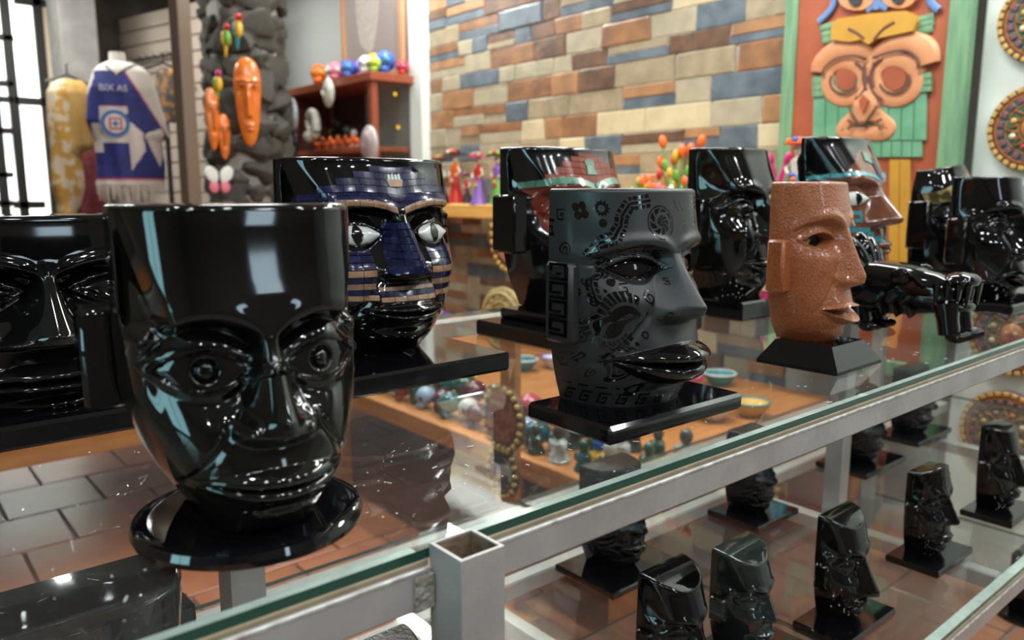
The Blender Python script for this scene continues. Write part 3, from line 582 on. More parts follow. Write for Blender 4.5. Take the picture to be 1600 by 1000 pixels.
# 6 -- tall plain black head
t = thing('obsidian_head', 'tall plain black head with closed lidded eyes between etched and copper heads', 'sculpture', (1.13, .80, G), 0, HG)
plinth(t, -.08, .085, -.11, .0, 0, .03)
h = Head(W0=.082, H=.236, n=2.5, wz=[0, .06, .2, .42, .6, 1], wv=[.7, .76, .88, .98, 1, 1], dz=[0, .1, .3, .55, .75, 1], dv=[.075, .085, .095, .095, .092, .068], zb=.70, arch=.04, ze=.61, xe=.47, ew=.27, eh=.05, sd=.2, eb=.09, zn=.4, nh=.42, zm=.22, mw=.5, tf=.3, tl=.6, tu=.92)
hb = h.build(t, OBSG, 150, 160, z0=.03); ears(hb, h, .03, OBS, out=.016, dep=.04, lo=.36, hi=.68, y=0)
# 7 -- copper coloured glitter head
COP = mat('copper_glaze', (.30, .078, .02), .3, col2=(.40, .125, .04), scale=320, bump=.35, bscale=420, coat=.5)
t = thing('copper_head', 'copper brown glittering head with pierced eyes and open mouth on black plinth', 'sculpture', (.867, .512, G), math.radians(1), HG)
m_ = MB(); v = []
for (xa, xb, ya, yb, zz) in [(-.054, .054, -.1, .0, 0), (-.054, .054, -.1, .0, .004), (-.038, .038, -.084, -.014, .028)]: v += [(xa, ya, zz), (xb, ya, zz), (xb, yb, zz), (xa, yb, zz)]
m_.add(v, [(0, 1, 2, 3), (8, 9, 10, 11)]+[(i+4*k, (i+1) % 4+4*k, (i+1) % 4+4*k+4, i+4*k+4) for k in (0, 1) for i in range(4)]); m_.build('plinth', OBSB, t)
h = Head(W0=.0545, H=.18, n=2.3, wz=[0, .05, .15, .3, .5, 1], wv=[.42, .6, .78, .92, .98, 1], dz=[0, .08, .3, .55, .75, 1], dv=[.05, .062, .066, .066, .066, .055], zb=.745, arch=.055, ze=.655, xe=.5, ew=.3, eh=.05, sd=.2, sl=.12, lb=.05, ei=.3, eb=.0, zn=.39, nh=.55, nw1=.34, nw0=.16, wing=.1, nu=.05, zm=.2, mw=.56, ul=.06, ll=.08, lh=.24, open=.05, mz=.24, ch=.12, ck=.03, tf=.06)
hb = h.build(t, [COP], 220, 230, z0=.0278); hb.location = (0, -.008, 0)
ears(hb, h, .0278, COP, out=.012, dep=.022, lo=.32, hi=.66, y=-.004)
YEL = mat('yellow_back', (.5, .3, .05), .5)
for s_ in (-1, 1):
    h.almond(hb, 'eye_hole', PUP, s_, .5, .655, .27, .044, .0009, 12); h.almond(hb, 'eye_hole_light', YEL, s_, .62, .653, .13, .032, .0014, 10)
# 8 -- brown and turquoise profile head
TQ = mat('turquoise_inlay', (.02, .24, .28), .25, col2=(.04, .30, .33), scale=60, coat=.4); SH2 = mat('shell_cream', (.72, .74, .66), .25)
t = thing('mosaic_head', 'black head with brown stone face, turquoise band and white eye, seen from the side', 'sculpture', (1.40, .75, G), 0, HG)
plinth(t, -.11, .11, -.12, .005, 0, .02)
h = Head(W0=.1, H=.272, n=2.1, wz=[0, .06, .2, .42, .6, 1], wv=[.7, .76, .88, .98, 1, 1], dz=[0, .1, .3, .55, .75, 1], dv=[.08, .09, .1, .1, .095, .055], zb=.7, arch=.03, ze=.62, xe=.52, ew=.24, eh=.04, sd=.08, lb=.02, ei=.0, eb=.05, zn=.46, nh=.5, nw1=.42, nw0=.2, wing=.02, zm=.3, mw=.4, tf=.36, tl=.6, tu=.92, ck=.02)
def paint_br(X, Z, U):
    a = np.clip((Z-.7)/.25, 0, 1); jag = .03*(((X*9) % 1) > .5); k = ((Z > .27) & (np.abs(X) < .93-.75*a-jag) & (Z < .93))[..., None]
    br = np.array([.17, .055, .028])*(1+.15*np.sin(X*40)*np.sin(Z*70))[..., None]; return np.where(k, br, np.array([.0045, .0045, .005]))
hb = h.build(t, [TINT], 170, 180, z0=.02, paint=paint_br)
bricks(h, hb, [TQ], .735, .762, -.92, .92, 12, curve=.03, off=.0012)
for s_ in (-1, 1):
    h.almond(hb, 'eye_inlay', SH2, s_, .54, .62, .235, .042, .0012); h.almond(hb, 'pupil', PUP, s_, .5, .62, .055, .036, .0022, 9)
    for (a, b, za, zb2) in [(.62, .68, .44, .54), (.42, .62, .515, .54), (.42, .47, .47, .515), (.47, .56, .47, .49), (.3, .7, .405, .435), (.22, .36, .375, .405), (.06, .2, .34, .38)]:
        q = [(s_*a, za), (s_*b, za), (s_*b, zb2), (s_*a, zb2)]; h.patch(hb, 'key_inlay', TQ, q if s_ > 0 else [q[1], q[0], q[3], q[2]], 5, 3, .001)
h.patch(hb, 'emblem', JADE[0], [(-.2, .86), (.0, .84), (.02, .9), (-.15, .92)], 6, 4, .0015); h.patch(hb, 'emblem', BLUE[2], [(.0, .74), (.14, .74), (.16, .88), (.02, .88)], 6, 5, .0015)
# 9 -- rounded black head with mottled golden stripe
MOT = mat('mottled_gold', (.07, .055, .02), .1, col2=(.35, .26, .1), scale=45, sharp=True, detail=5)
t = thing('obsidian_head', 'black head with rounded crown and mottled golden stripe, behind the rightmost head', 'sculpture', (1.72, .70, G), 0, HG)
plinth(t, -.09, .09, -.11, .005, 0, .02)
h = Head(W0=.082, H=.225, n=2.3, wz=[0, .06, .2, .42, .6, .85, 1], wv=[.8, .84, .92, .98, 1, .97, .8], dz=[0, .1, .3, .55, .75, 1], dv=[.08, .09, .095, .095, .09, .06], zb=.68, ze=.58, zn=.4, zm=.22, tf=.2, top=-.08)
hb = h.build(t, OBS, 120, 130, z0=.02); ears(hb, h, .02, OBS, out=.012, dep=.04, lo=.3, hi=.72, y=0)
for k, (xa, xb) in enumerate([(-.9, -.7), (-.7, -.48), (-.48, -.25), (-.25, 0), (0, .3), (.3, .6)]):
    z_ = .7+.035*k; h.patch(hb, 'golden_inlay', MOT, [(xa, z_), (xb, z_+.03), (xb-.02, z_+.14), (xa-.02, z_+.11)], 5, 5, .0012)
# 10 -- rightmost head in profile
t = thing('obsidian_head', 'glossy black head in profile with wide nose and open lips at right end', 'sculpture', (1.515, .55, G), 0, HG)
plinth(t, -.075, .12, -.11, .01, 0, .017)
h = Head(W0=.072, H=.205, n=2.2, wz=[0, .05, .15, .3, .5, 1], wv=[.55, .66, .8, .94, 1, 1], dz=[0, .08, .3, .55, .72, 1], dv=[.075, .084, .09, .088, .09, .078], zb=.72, arch=.045, ze=.62, xe=.48, ew=.26, eh=.05, sd=.24, zn=.37, nh=.52, nw1=.36, nw0=.14, wing=.12, nu=.05, zm=.19, mw=.52, ul=.065, ll=.08, lh=.24, open=.028, mz=.2, ch=.1, tf=.16, br=.07)
hb = h.build(t, OBS, 180, 190, z0=.017); ears(hb, h, .017, OBS, out=.012, dep=.032, lo=.3, hi=.68, y=0)
# 11 -- feathered serpent figure on paws
t = thing('serpent_figure', 'small black carved feathered serpent on clawed feet between copper and rightmost heads', 'sculpture', (1.15, .5, G))
m_ = MB(); secs = [(-.085, .026, .040, .078), (-.06, .034, .034, .09), (-.02, .038, .028, .098), (.02, .04, .026, .102), (.05, .038, .026, .1)]; v = []; f = []
for (y, wx, zl, zh) in secs:
    for k in range(14): a = 2*PI*k/14; v.append((wx*np.sign(math.cos(a))*abs(math.cos(a))**.6, y, (zl+zh)/2+(zh-zl)/2*np.sign(math.sin(a))*abs(math.sin(a))**.6))
for i in range(len(secs)-1):
    for k in range(14): f.append((i*14+k, i*14+(k+1) % 14, (i+1)*14+(k+1) % 14, (i+1)*14+k))
f += [tuple(range(14)), tuple(range(56, 70))]; m_.add(v, f); m_.build('body', OBS, t, True)
MB().ell((0, -.086, .082), (.03, .022, .012), 12, 8).build('upper_jaw', OBS, t, True); MB().ell((0, -.084, .047), (.026, .02, .010), 12, 8).build('lower_jaw', OBS, t, True)
for s_ in (-1, 1):
    for i, y in enumerate((-.1, -.09, -.078, -.066)): MB().lathe([(.0015, -.03), (.0055, 0)], 6, c=(s_*(.018+.005*i), y, .078)).build('tooth', OBS, t)
    MB().ell((s_*.038, -.02, .085), (.006, .014, .012), 10, 8).build('eye', OBS, t, True); MB().tube([(s_*.038, -.05+.014*k, .072+.014*math.sin(k*1.1)) for k in range(6)], .004, 6).build('brow_scroll', OBS, t, True)
    for i in range(3): MB().tube([(s_*.040, -.035+.018*i, .06), (s_*.042, -.028+.018*i, .045), (s_*.038, -.04+.018*i, .03)], .0055, 6).build('body_scroll', OBS, t, True)
    for (y, zt) in [(-.075, .05), (.045, .05)]:
        lm = MB().tube([(s_*.02, y, zt), (s_*.022, y-.004, .03), (s_*.022, y-.008, .009)], [.018, .014, .014], 10); lg_ = lm.build('leg', OBS, t, True)
        for k in range(3): MB().ell((s_*.022+(k-1)*.010, y-.02, .0075), (.0055, .014, .0075), 8, 6).build('toe', OBS, lg_, True)
for k in range(9):
    a = PI*(k-4)/7.5; R_ = Matrix.Rotation(a, 3, 'Y').to_4x4() @ Matrix.Rotation(math.radians(-20), 3, 'X').to_4x4()
    MB().ell((math.sin(a)*.046, .05, .066+math.cos(a)*.042), (.014, .014, .036), 10, 8, R=R_).build('crest_feather', OBS, t, True)
for k in range(5): a = PI*(k-2)/6; MB().ell((math.sin(a)*.03, .07, .04+math.cos(a)*.04), (.014, .016, .034), 10, 8, R=Matrix.Rotation(a, 3, 'Y').to_4x4()).build('crest_feather', OBS, t, True)

# ---------------------------------------------------------------- heads on the lower shelf
LGp = 'small carved heads on the lower glass shelf'
def small(label, x0, x1, y0, y1, hgt, m, w=None, ear=True, top=0, noise=0, th=.011, **kw):
    t = thing('obsidian_head', label, 'sculpture', ((x0+x1)/2, y1, L), 0, LGp); hw = (x1-x0)/2; plinth(t, -hw, hw, y0-y1, 0, 0, th, .002)
    W = w or hw*.62; d = (y1-y0)*.62; a = dict(W0=W, H=hgt, n=2.3, wz=[0, .06, .2, .42, .6, 1], wv=[.62, .72, .86, .98, 1, .98], dz=[0, .1, .3, .55, .75, 1], dv=[d*.8, d*.93, d, d, d*.98, d*.8], top=top, noise=noise, zb=.7, ze=.6, zn=.4, zm=.22); a.update(kw)
    h = Head(**a); hb = h.build(t, m, 100, 110, z0=th); hb.location = (0, -(y1-y0)*.16, 0)
    if ear: ears(hb, h, th, m, out=W*.16, dep=d*.4, lo=.34, hi=.62, y=-.002)
    return t
small('black pitted head on a square plinth below the rail, behind the steel post', .765, .925, .687, .806, .15, OBSR, noise=.05)
small('black knobbly skull-like head under the rail beside the beaded disc', 1.113, 1.243, .68, .783, .14, OBSR, noise=.07)
small('black etched head on plinth under the rail, below the copper head', 1.495, 1.673, .68, .79, .15, OBSR, noise=.03)
small('black grinning head on plinth, farthest one visible under the rail', 1.78, 1.964, .70, .80, .15, OBSR, noise=.05)
small('slanted black flat-topped head in profile at the right edge, lower shelf', 1.456, 1.585, .412, .495, .142, OBS, top=.05, nh=.6, zn=.34)
small('black head with rounded ridged crown on plinth in front of the crossbar', 1.178, 1.31, .42, .499, .135, OBS, top=-.09, noise=.015, nh=.5)
small('black head with scooped horned top on plinth, nearest of the lower right heads', .895, 1.03, .415, .49, .128, OBSG, top=.12, nh=.6, zn=.32, nw1=.45, tf=.35)
small('black head with concave top cut by the bottom edge of the picture', .60, .73, .45, .54, .128, OBS, top=.12, tf=.3)
small('smoky green black head with concave top right of the pure black one', .735, .865, .45, .54, .115, mat('smoky_obsidian', (.010, .015, .014), .05, col2=(.026, .034, .031), scale=14, spec=.7), top=.14, tf=.3)
small('black pebbled head under the front rail left of the steel post', .29, .44, .56, .68, .10, OBSR, noise=.06)
t = thing('etched_head', 'wide black head etched with rings under the glass at lower left', 'sculpture', (.075, .70, L), 0, LGp); plinth(t, -.14, .14, -.13, .0, 0, .015)
h = Head(W0=.115, H=.235, n=3.2, zb=.62, ze=.52, tf=.05, wz=[0, .2, 1], wv=[.8, .95, 1], dz=[0, .5, 1], dv=[.1, .11, .1])
def paint_rings(X, Z, U):
    r = np.hypot(U+.3, (Z-.8)*2.2); k = (((r*9) % 1) < .35) & (r < .75); r2 = np.hypot(U-.75, (Z-.8)*2.2); k |= (((r2*9) % 1) < .35) & (r2 < .5); return (1-.55*k.astype(float))[..., None]*np.ones(3)
hb = h.build(t, [ET], 200, 200, z0=.015, paint=paint_rings); ears(hb, h, .015, OBS, out=.014, dep=.03, lo=.6, hi=.82, y=0)
p = on_z(1592, 975, .21); t = thing('obsidian_head', 'round black plate with a black head on the bottom shelf, right edge', 'sculpture', (p[0]+.06, p[1], .21))
MB().lathe([(.0, 0), (.072, 0), (.076, .006), (.072, .012), (0, .012)], 48).build('round_plate', OBSB, t, True)
h = Head(W0=.05, H=.13, dv=[.05, .055, .06, .06, .05]); hb = h.build(t, OBS, 80, 90, z0=.012); hb.location = (0, .03, 0)
t = thing('obsidian_head', 'black head mostly out of frame past the right edge, its plinth showing', 'sculpture', (2.02, .62, G), 0, HG); plinth(t, -.09, .09, -.11, .0, 0, .02)
h = Head(W0=.07, H=.19); hb = h.build(t, OBS, 80, 90, z0=.02)

# ================================================================== BEHIND THE RACK: right side
struct(MB().box((2.5, -1.2, 0), (XW, .905, 2.5), bev=.004).build('wall_panel', mat('white_board', (.62, .66, .61), .35, col2=(.60, .64, .59), scale=3)))
CY = mat('cal_yellow', (.52, .33, .08), .45, col2=(.42, .25, .06), scale=40); CB = mat('cal_brown', (.13, .035, .02), .5); CO = mat('cal_orange', (.42, .14, .03), .4); CP = mat('cal_blue', (.05, .04, .14), .5, col2=(.2, .06, .05), scale=160, sharp=True); CG = mat('cal_green', (.03, .10, .06), .5); CR = mat('cal_red', (.35, .03, .02), .45); CW = mat('cal_cream', (.6, .48, .3), .5)
def rot_b(a): return (0, a, 0)
def ringpts(r, y, n=40): return [(r*math.cos(2*PI*k/n), y, r*math.sin(2*PI*k/n)) for k in range(n+1)]
cal_parts = []
def cal_first(root, R):
    P_ = lambda b, n_, m, **k: cal_parts.append(b.build(n_, m, root, **k)) or cal_parts[-1]
    RX = Matrix.Rotation(PI/2, 3, 'X').to_4x4()
    P_(MB().lathe([(R*.98, 0), (R, .004), (R, .016), (R*.97, .019)], 56, R=RX), 'disc', CB, smooth=True)
    for r, m, w_ in [(.86, CB, .012), (.81, CO, .012), (.60, CO, .010), (.33, CO, .012)]: P_(MB().tube(ringpts(R*r, -.02), R*w_*2, 6), 'ring', m, smooth=True)
    P_(MB().lathe([(R*.79, .0), (R*.79, .0205)], 48, R=RX), 'inner_disc', CG)
    blk = None
    for k in range(32):
        a = 2*PI*k/32; o = MB().box((-R*.065, -.024, -R*.05), (R*.065, -.017, R*.05), bev=.0015).build('rim_block', CY, root, loc=(R*.93*math.cos(a), 0, R*.93*math.sin(a)), rot=(0, -a+PI/2, 0)) if blk is None else None
        if blk is None: blk = o
        else: o = inst('rim_block', blk.data, root, (R*.93*math.cos(a), 0, R*.93*math.sin(a)), (0, -a+PI/2, 0))
        cal_parts.append(o)
    b2 = None
    for k in range(20):
        a = 2*PI*(k+.5)/20
        if b2 is None: b2 = MB().box((-R*.075, -.025, -R*.065), (R*.075, -.018, R*.065), bev=.002).build('glyph_stone', CP, root); o = b2
        else: o = inst('glyph_stone', b2.data, root)
        o.location = (R*.705*math.cos(a), 0, R*.705*math.sin(a)); o.rotation_euler = (0, -a+PI/2, 0); cal_parts.append(o)
    for k in range(8):
        a = 2*PI*k/8+PI/8*0; c_, s_ = math.cos(a), math.sin(a); q = [(R*.34, -.09), (R*.6, 0), (R*.34, .09)]; pts = [(x*c_-y*R*s_, -.024, x*s_+y*R*c_) for x, y in q]; P_(MB().tube(pts, R*.022, 6), 'sun_ray', CO, smooth=True)
        a += PI/8; P_(MB().ell((R*.46*math.cos(a), -.024, R*.46*math.sin(a)), (R*.075, .006, R*.075), 10, 6), 'claw_stone', [CW, CR, CP, CY][k % 4], smooth=True)
    fc = P_(MB().ell((0, -.022, 0), (R*.27, .016, R*.29), 18, 10), 'sun_face', CO, smooth=True)
    for s_ in (-1, 1): MB().ell((s_*R*.1, -.037, R*.06), (R*.05, .003, R*.035), 8, 6).build('eye', CW, fc, True)
    MB().box((-R*.03, -.045, -R*.09), (R*.03, -.034, R*.06)).build('nose', CR, fc); MB().ell((0, -.036, -R*.15), (R*.1, .004, R*.035), 8, 6).build('mouth', CR, fc, True)
RB = -PI/2
cz = [(1.574, 'carved sun calendar disc on the white board, uppermost in view'), (1.291, 'carved sun calendar disc on the white board, second from the top'), (.722, 'carved sun calendar disc seen past the right end of the top shelf'), (.441, 'carved sun calendar disc below the top rail at the right edge')]
for i, (zz, lab) in enumerate(cz):
    t = thing('sun_calendar', lab, 'wall plaque', (2.499, .75, zz), RB, 'sun calendars on the white board')
    if i == 0: cal_first(t, .117); first_cal = t
    else:
        for o in cal_parts:
            c_ = link_copy(o, t)
            for g_ in list(o.children): link_copy(g_, c_)
# painted relief panel
PX = 2.47
pn = thing('relief_panel', 'tall carved wooden panel painted orange and green with a beaked mask face', 'wall panel', (PX, 1.21, .55), RB)
def q2(cx, cy): px, py = 1200+cx*400/1176, cy*.34; p = on_x(px, py, PX); return (1.21-p[1], p[2]-.55)
POR = mat('panel_orange', (.36, .085, .03), .55, col2=(.29, .06, .022), scale=9); PGR = mat('panel_green', (.17, .31, .17), .55, col2=(.11, .23, .125), scale=14, aniso=(4, 1, .5)); PPE = mat('panel_peach', (.60, .26, .12), .5, col2=(.52, .21, .09), scale=12); PYE = mat('panel_yellow', (.50, .26, .025), .5, col2=(.42, .2, .02), scale=10); PBL = mat('panel_blue', (.10, .20, .42), .5); PG2 = mat('panel_green_dark', (.09, .27, .15), .5, col2=(.14, .33, .2), scale=20); PDK = mat('panel_line', (.11, .04, .025), .6)
xl, xr, zt_ = -.288, .288, 1.5
MB().box((xl+.04, -.014, .04), (xr-.055, .02, zt_-.04)).build('field', POR, pn)
for a, b in [((xl, -.024, 0), (xl+.045, .02, zt_)), ((xr-.06, -.024, 0), (xr, .02, zt_)), ((xl+.045, -.024, 0), (xr-.06, .02, .05)), ((xl+.045, -.024, zt_-.05), (xr-.06, .02, zt_))]: MB().box(a, b, bev=.003).build('border', PGR, pn)
def ptube(name, m, pts, r, par=pn, fl=.55, y=-.016, n=8):
    P0 = [np.array(q2(*p)) for p in pts]; d_ = []
    for i in range(len(P0)-1):
        p0, p1, p2, p3 = P0[max(i-1, 0)], P0[i], P0[i+1], P0[min(i+2, len(P0)-1)]
        for u in np.linspace(0, 1, 6, endpoint=False): d_.append(.5*(2*p1+(p2-p0)*u+(2*p0-5*p1+4*p2-p3)*u*u+(3*p1-p0-3*p2+p3)*u**3))
    d_.append(P0[-1]); rr = r if not hasattr(r, '__len__') else list(np.interp(np.linspace(0, 1, len(d_)), np.linspace(0, 1, len(r)), r))
    return MB().tube([(p[0], y, p[1]) for p in d_], rr, n, flat=fl, nrm=(0, 1, 0)).build(name, m, par, True)
def pprism(name, m, pts, y1=-.03): return MB().prism([q2(*p) for p in pts], -.012, y1).build(name, m, pn)
for k in range(9): x0 = 225+58*k; pprism('feather', PG2, [(x0+2, 352), (x0+56, 352), (x0+50, 645), (x0-4, 645)], -.022)
for k in range(7): x0 = 395+47*k; pprism('feather', PG2, [(x0+2, 650), (x0+45, 650), (x0+43, 722), (x0, 722)], -.022)
for k in range(3): pprism('feather', PGR, [(222, 360+30*k), (275, 358+30*k), (275, 384+30*k), (222, 388+30*k)], -.027); pprism('feather', PGR, [(712, 340+30*k), (765, 336+30*k), (765, 362+30*k), (712, 366+30*k)], -.027)
for (a, b) in [((255, 135), (330, 115)), ((260, 165), (330, 150)), ((265, 190), (330, 180)), ((700, 100), (775, 80)), ((700, 125), (775, 105)), ((700, 150), (770, 135))]: ptube('side_plume', PGR, [a, b], .012)
PXS = .00086
ptube('scroll_arm', PPE, [(490, 260), (420, 225), (330, 238), (262, 290), (248, 335)], [.02, .032, .036, .034, .030]); ptube('scroll_arm', PPE, [(500, 255), (590, 205), (670, 200), (735, 245), (748, 300)], [.02, .034, .038, .038, .034])
def arc(cx, cy, rx, ry, a0, a1, n=9): return [(cx+rx*math.cos(math.radians(a0+(a1-a0)*k/(n-1))), cy+ry*math.sin(math.radians(a0+(a1-a0)*k/(n-1)))) for k in range(n)]
ptube('scroll_ring', PPE, arc(372, 375, 88, 85, -170, 190, 14), .026); ptube('scroll_ring', PPE, arc(602, 368, 98, 92, -10, 350, 14), .028)
pprism('scroll_center', POR, arc(375, 365, 48, 55, 0, 360, 13)[:-1], -.026); pprism('scroll_center', POR, arc(598, 360, 55, 60, 0, 360, 13)[:-1], -.026)
for (c_, r_, a0, a1) in [((372, 375), 62, 20, 200), ((372, 375), 103, -60, 60), ((602, 368), 68, -20, 160), ((602, 368), 112, 120, 240)]: ptube('carved_line', PDK, arc(c_[0], c_[1], r_, r_*.95, a0, a1), .0045, y=-.034)
ptube('nose_stem', PPE, [(487, 250), (482, 380), (470, 480), (465, 560)], [.018, .03, .05, .045]); ptube('nose_scroll', PPE, [(440, 520), (390, 560), (360, 600), (400, 620), (470, 612)], .027); ptube('nose_scroll', PPE, [(500, 520), (540, 560), (570, 590), (540, 615), (470, 612)], .027)
for pts in [[(480, 275), (415, 262), (340, 275), (285, 318), (278, 352)], [(505, 272), (590, 245), (660, 240), (708, 275), (712, 322)], [(470, 300), (462, 360), (478, 420)], [(512, 290), (500, 350), (508, 400)]]: ptube('carved_line', PDK, pts, .0045, y=-.036)
for (c_, rx_, ry_) in [((372, 375), 118, 112), ((602, 368), 130, 122)]: ptube('carved_line', PDK, arc(c_[0], c_[1], rx_, ry_, 20, 160), .004, y=-.018)
pprism('nose_gem', POR, [(470, 440), (495, 465), (470, 525), (450, 470)], -.05)
for pts in [[(400, 490), (420, 540), (460, 575), (500, 530), (530, 490)], [(395, 600), (410, 570), (395, 555)], [(545, 598), (530, 565), (550, 550)]]: ptube('carved_line', PDK, pts, .004, y=-.04)
pprism('beak', PYE, [(318, 190), (322, 120), (350, 95), (500, 72), (660, 58), (700, 75), (712, 105), (695, 150), (600, 170), (530, 185), (490, 212), (455, 190), (400, 200)], -.042)
ptube('carved_line', PDK, [(400, 140), (440, 160), (470, 185)], .004, y=-.043); ptube('carved_line', PDK, [(515, 190), (560, 140), (610, 110)], .004, y=-.043)
for (cx, cy, m1) in [(425, -10, 1), (620, -20, 1)]:
    pprism('eye_plate', PPE, arc(cx, cy, 85, 65, 0, 360, 16)[:-1], -.03); pprism('eye', mat('panel_black', (.02, .02, .025), .5), arc(cx, cy+12, 32, 34, 0, 360, 12)[:-1], -.036)
for pts in [[(325, -40), (310, 40), (250, 105)], [(745, -40), (765, 20), (798, 52)], [(480, -40), (500, 20), (470, 55)], [(535, -40), (530, 20), (565, 45)], [(515, -40), (515, 50)]]: ptube('blue_plume', PBL, pts, .011, y=-.022)
for k in range(2): pprism('yellow_tail', PYE, [(575+48*k, 735), (620+48*k, 735), (615+48*k, 1250), (570+48*k, 1250)], -.024)
for k in range(4): ptube('carved_line', PDK, [(250+130*k, 1260), (300+130*k, 1300)], .004)

# ---------------------------------------------------------------- figurines on the ledge
def pm(n, c, r=.4): return mat(n, c, r)
cl = {'red': pm('p_red', (.5, .02, .015)), 'orange': pm('p_orange', (.75, .13, .012)), 'green': pm('p_green', (.12, .32, .04)), 'lime': pm('p_lime', (.3, .5, .03)), 'purple': pm('p_purple', (.22, .1, .42)), 'magenta': pm('p_magenta', (.5, .01, .14)), 'black': pm('p_black', (.012, .012, .014)), 'bone': pm('p_bone', (.72, .68, .58)), 'teal': pm('p_teal', (.02, .22, .26)), 'yellow': pm('p_yellow', (.62, .36, .02)), 'blue': pm('p_blue', (.03, .10, .40)), 'white': pm('p_white', (.7, .7, .68)), 'pink': pm('p_pink', (.62, .16, .22))}
def catrina(label, px, X, hgt, dress, hat, trim, flower):
    p = on_x(px, 300, X); t = thing('skeleton_lady', label, 'figurine', (X, p[1], LZ), RB, 'skeleton ladies on the ledge'); s = hgt/.22
    MB().lathe([(.036*s, 0), (.033*s, .01*s), (.018*s, .06*s), (.014*s, .095*s), (.012*s, .10*s)], 18).build('skirt', cl[dress], t, True)
    MB().lathe([(.012*s, .098*s), (.018*s, .12*s), (.02*s, .14*s), (.007*s, .152*s), (.006*s, .16*s)], 14).build('torso', cl[trim], t, True)
    hd = MB().ell((0, 0, .172*s), (.0125*s, .013*s, .016*s), 12, 9).build('skull', cl['bone'], t, True)
    for q in (-1, 1): MB().ell((q*.005*s, -.0125*s, .174*s), (.003*s, .002*s, .0035*s), 6, 5).build('eye_socket', cl['black'], hd)
    ht = MB().lathe([(.045*s, .186*s), (.046*s, .189*s), (.02*s, .193*s), (.016*s, .205*s), (.0, .208*s)], 18).build('hat', cl[hat], t, True)
    for k in range(4): MB().ell((.022*s*math.cos(k*1.5), -.016*s, .196*s+.004*(k % 2)), (.008*s,)*3, 8, 6).build('hat_flower', cl[flower[k % len(flower)]], ht, True)
    for q in (-1, 1): MB().tube([(q*.018*s, 0, .142*s), (q*.034*s, -.006*s, .12*s), (q*.02*s, -.016*s, .105*s)], .0045*s, 7).build('arm', cl['bone'], t, True)
    for k in range(3): MB().ell((.004*s*k-.004*s, -.02*s, (.1-.012*k)*s), (.009*s, .008*s, .008*s), 8, 6).build('bouquet_flower', cl[flower[(k+1) % len(flower)]], t, True)
catrina('skeleton lady in teal with black hat beside the blue mosaic head', 690, 2.34, .26, 'black', 'black', 'teal', ['red', 'lime', 'orange'])
catrina('tall skeleton lady in red dress with black brim and red plume', 712, 2.5, .30, 'red', 'black', 'orange', ['red', 'orange', 'white'])
catrina('skeleton lady in purple skirt with magenta hat at the middle of ledge', 748, 2.36, .265, 'purple', 'magenta', 'red', ['lime', 'purple', 'orange'])
catrina('skeleton lady with black hat half hidden by the red mosaic head', 778, 2.40, .27, 'green', 'black', 'purple', ['lime', 'red'])
catrina('small dark skeleton figure standing between red and purple ladies', 730, 2.48, .17, 'black', 'black', 'red', ['red', 'purple'])
catrina('skeleton lady with orange hat and blue dress beside the relief panel', 1244, 2.375, .25, 'teal', 'orange', 'bone', ['orange', 'blue'])
def bunch(label, px0, px1, X, n, cols, hlo, hhi, big=1.0, base='green', nm='flower_bunch'):
    pa, pb = on_x(px0, 300, X)[1], on_x(px1, 300, X)[1]; c_ = (pa+pb)/2; t = thing(nm, label, 'ornament', (X, c_, LZ), RB); w_ = abs(pa-pb)/2
    MB().lathe([(.03, 0), (.035, .03), (.02, .05), (.012, .055)], 14).build('pot', cl['black'], t, True)
    for k in range(n):
        x = w_*(2*(k+.5)/n-1); zz = hlo+(hhi-hlo)*rnd.random() if hhi > hlo else hlo; y = rnd.uniform(-.03, .03)
        st = MB().tube([(0, 0, .04), (x*.6, y*.6, zz*.6), (x, y, zz)], .004, 6).build('stem', cl[base], t, True)
        R_ = Matrix.Rotation(x*4, 3, 'Y').to_4x4()
        MB().ell((x, y, zz+.016*big), (.013*big, .013*big, .022*big), 10, 8, R=R_).build('bloom', cl[cols[k % len(cols)]], st, True)
        if k % 2: MB().ell((x*.75, y, zz*.7), (.014, .006, .022), 8, 6, R=R_).build('leaf', cl['green'], st, True)
bunch('bunch of orange wooden tulips behind the etched head', 1028, 1090, 2.36, 7, ['orange', 'orange', 'orange', 'yellow'], .15, .225, 1.15)
bunch('cluster of tiny green and yellow flowers beside the red mosaic head', 985, 1010, 2.34, 6, ['lime', 'orange', 'yellow', 'green'], .05, .10, .75)
bunch('cluster of orange and red flowers below the tulips', 1004, 1040, 2.31, 9, ['orange', 'orange', 'red', 'pink'], .03, .11, .95)
bunch('mixed cactus flowers in teal and yellow behind the etched head', 1040, 1082, 2.30, 10, ['teal', 'yellow', 'orange', 'white', 'red', 'green'], .02, .13, .85)
ag = on_x(1190, 300, 2.36); t = thing('agave_ornament', 'wooden agave with magenta leaves behind the tall plain black head', 'ornament', (2.46, ag[1], LZ), RB)
MB().lathe([(.03, 0), (.035, .03), (.025, .05)], 14).build('pot', cl['green'], t, True)
for k in range(11):
    a = math.radians(-80+16*k); R_ = Matrix.Rotation(a, 3, 'Y').to_4x4(); r = .125+.02*(k % 2)
    lf = MB().ell((math.sin(a)*r*.55, .01*(k % 3-1), .045+math.cos(a)*r*.55), (.012, .008, r*.5), 10, 8, R=R_).build('leaf', cl['magenta'], t, True)
    MB().ell((math.sin(a)*r*1.05, .01*(k % 3-1), .045+math.cos(a)*r*1.05), (.013, .010, .024), 10, 8, R=R_).build('leaf_tip', cl['magenta'], lf, True)
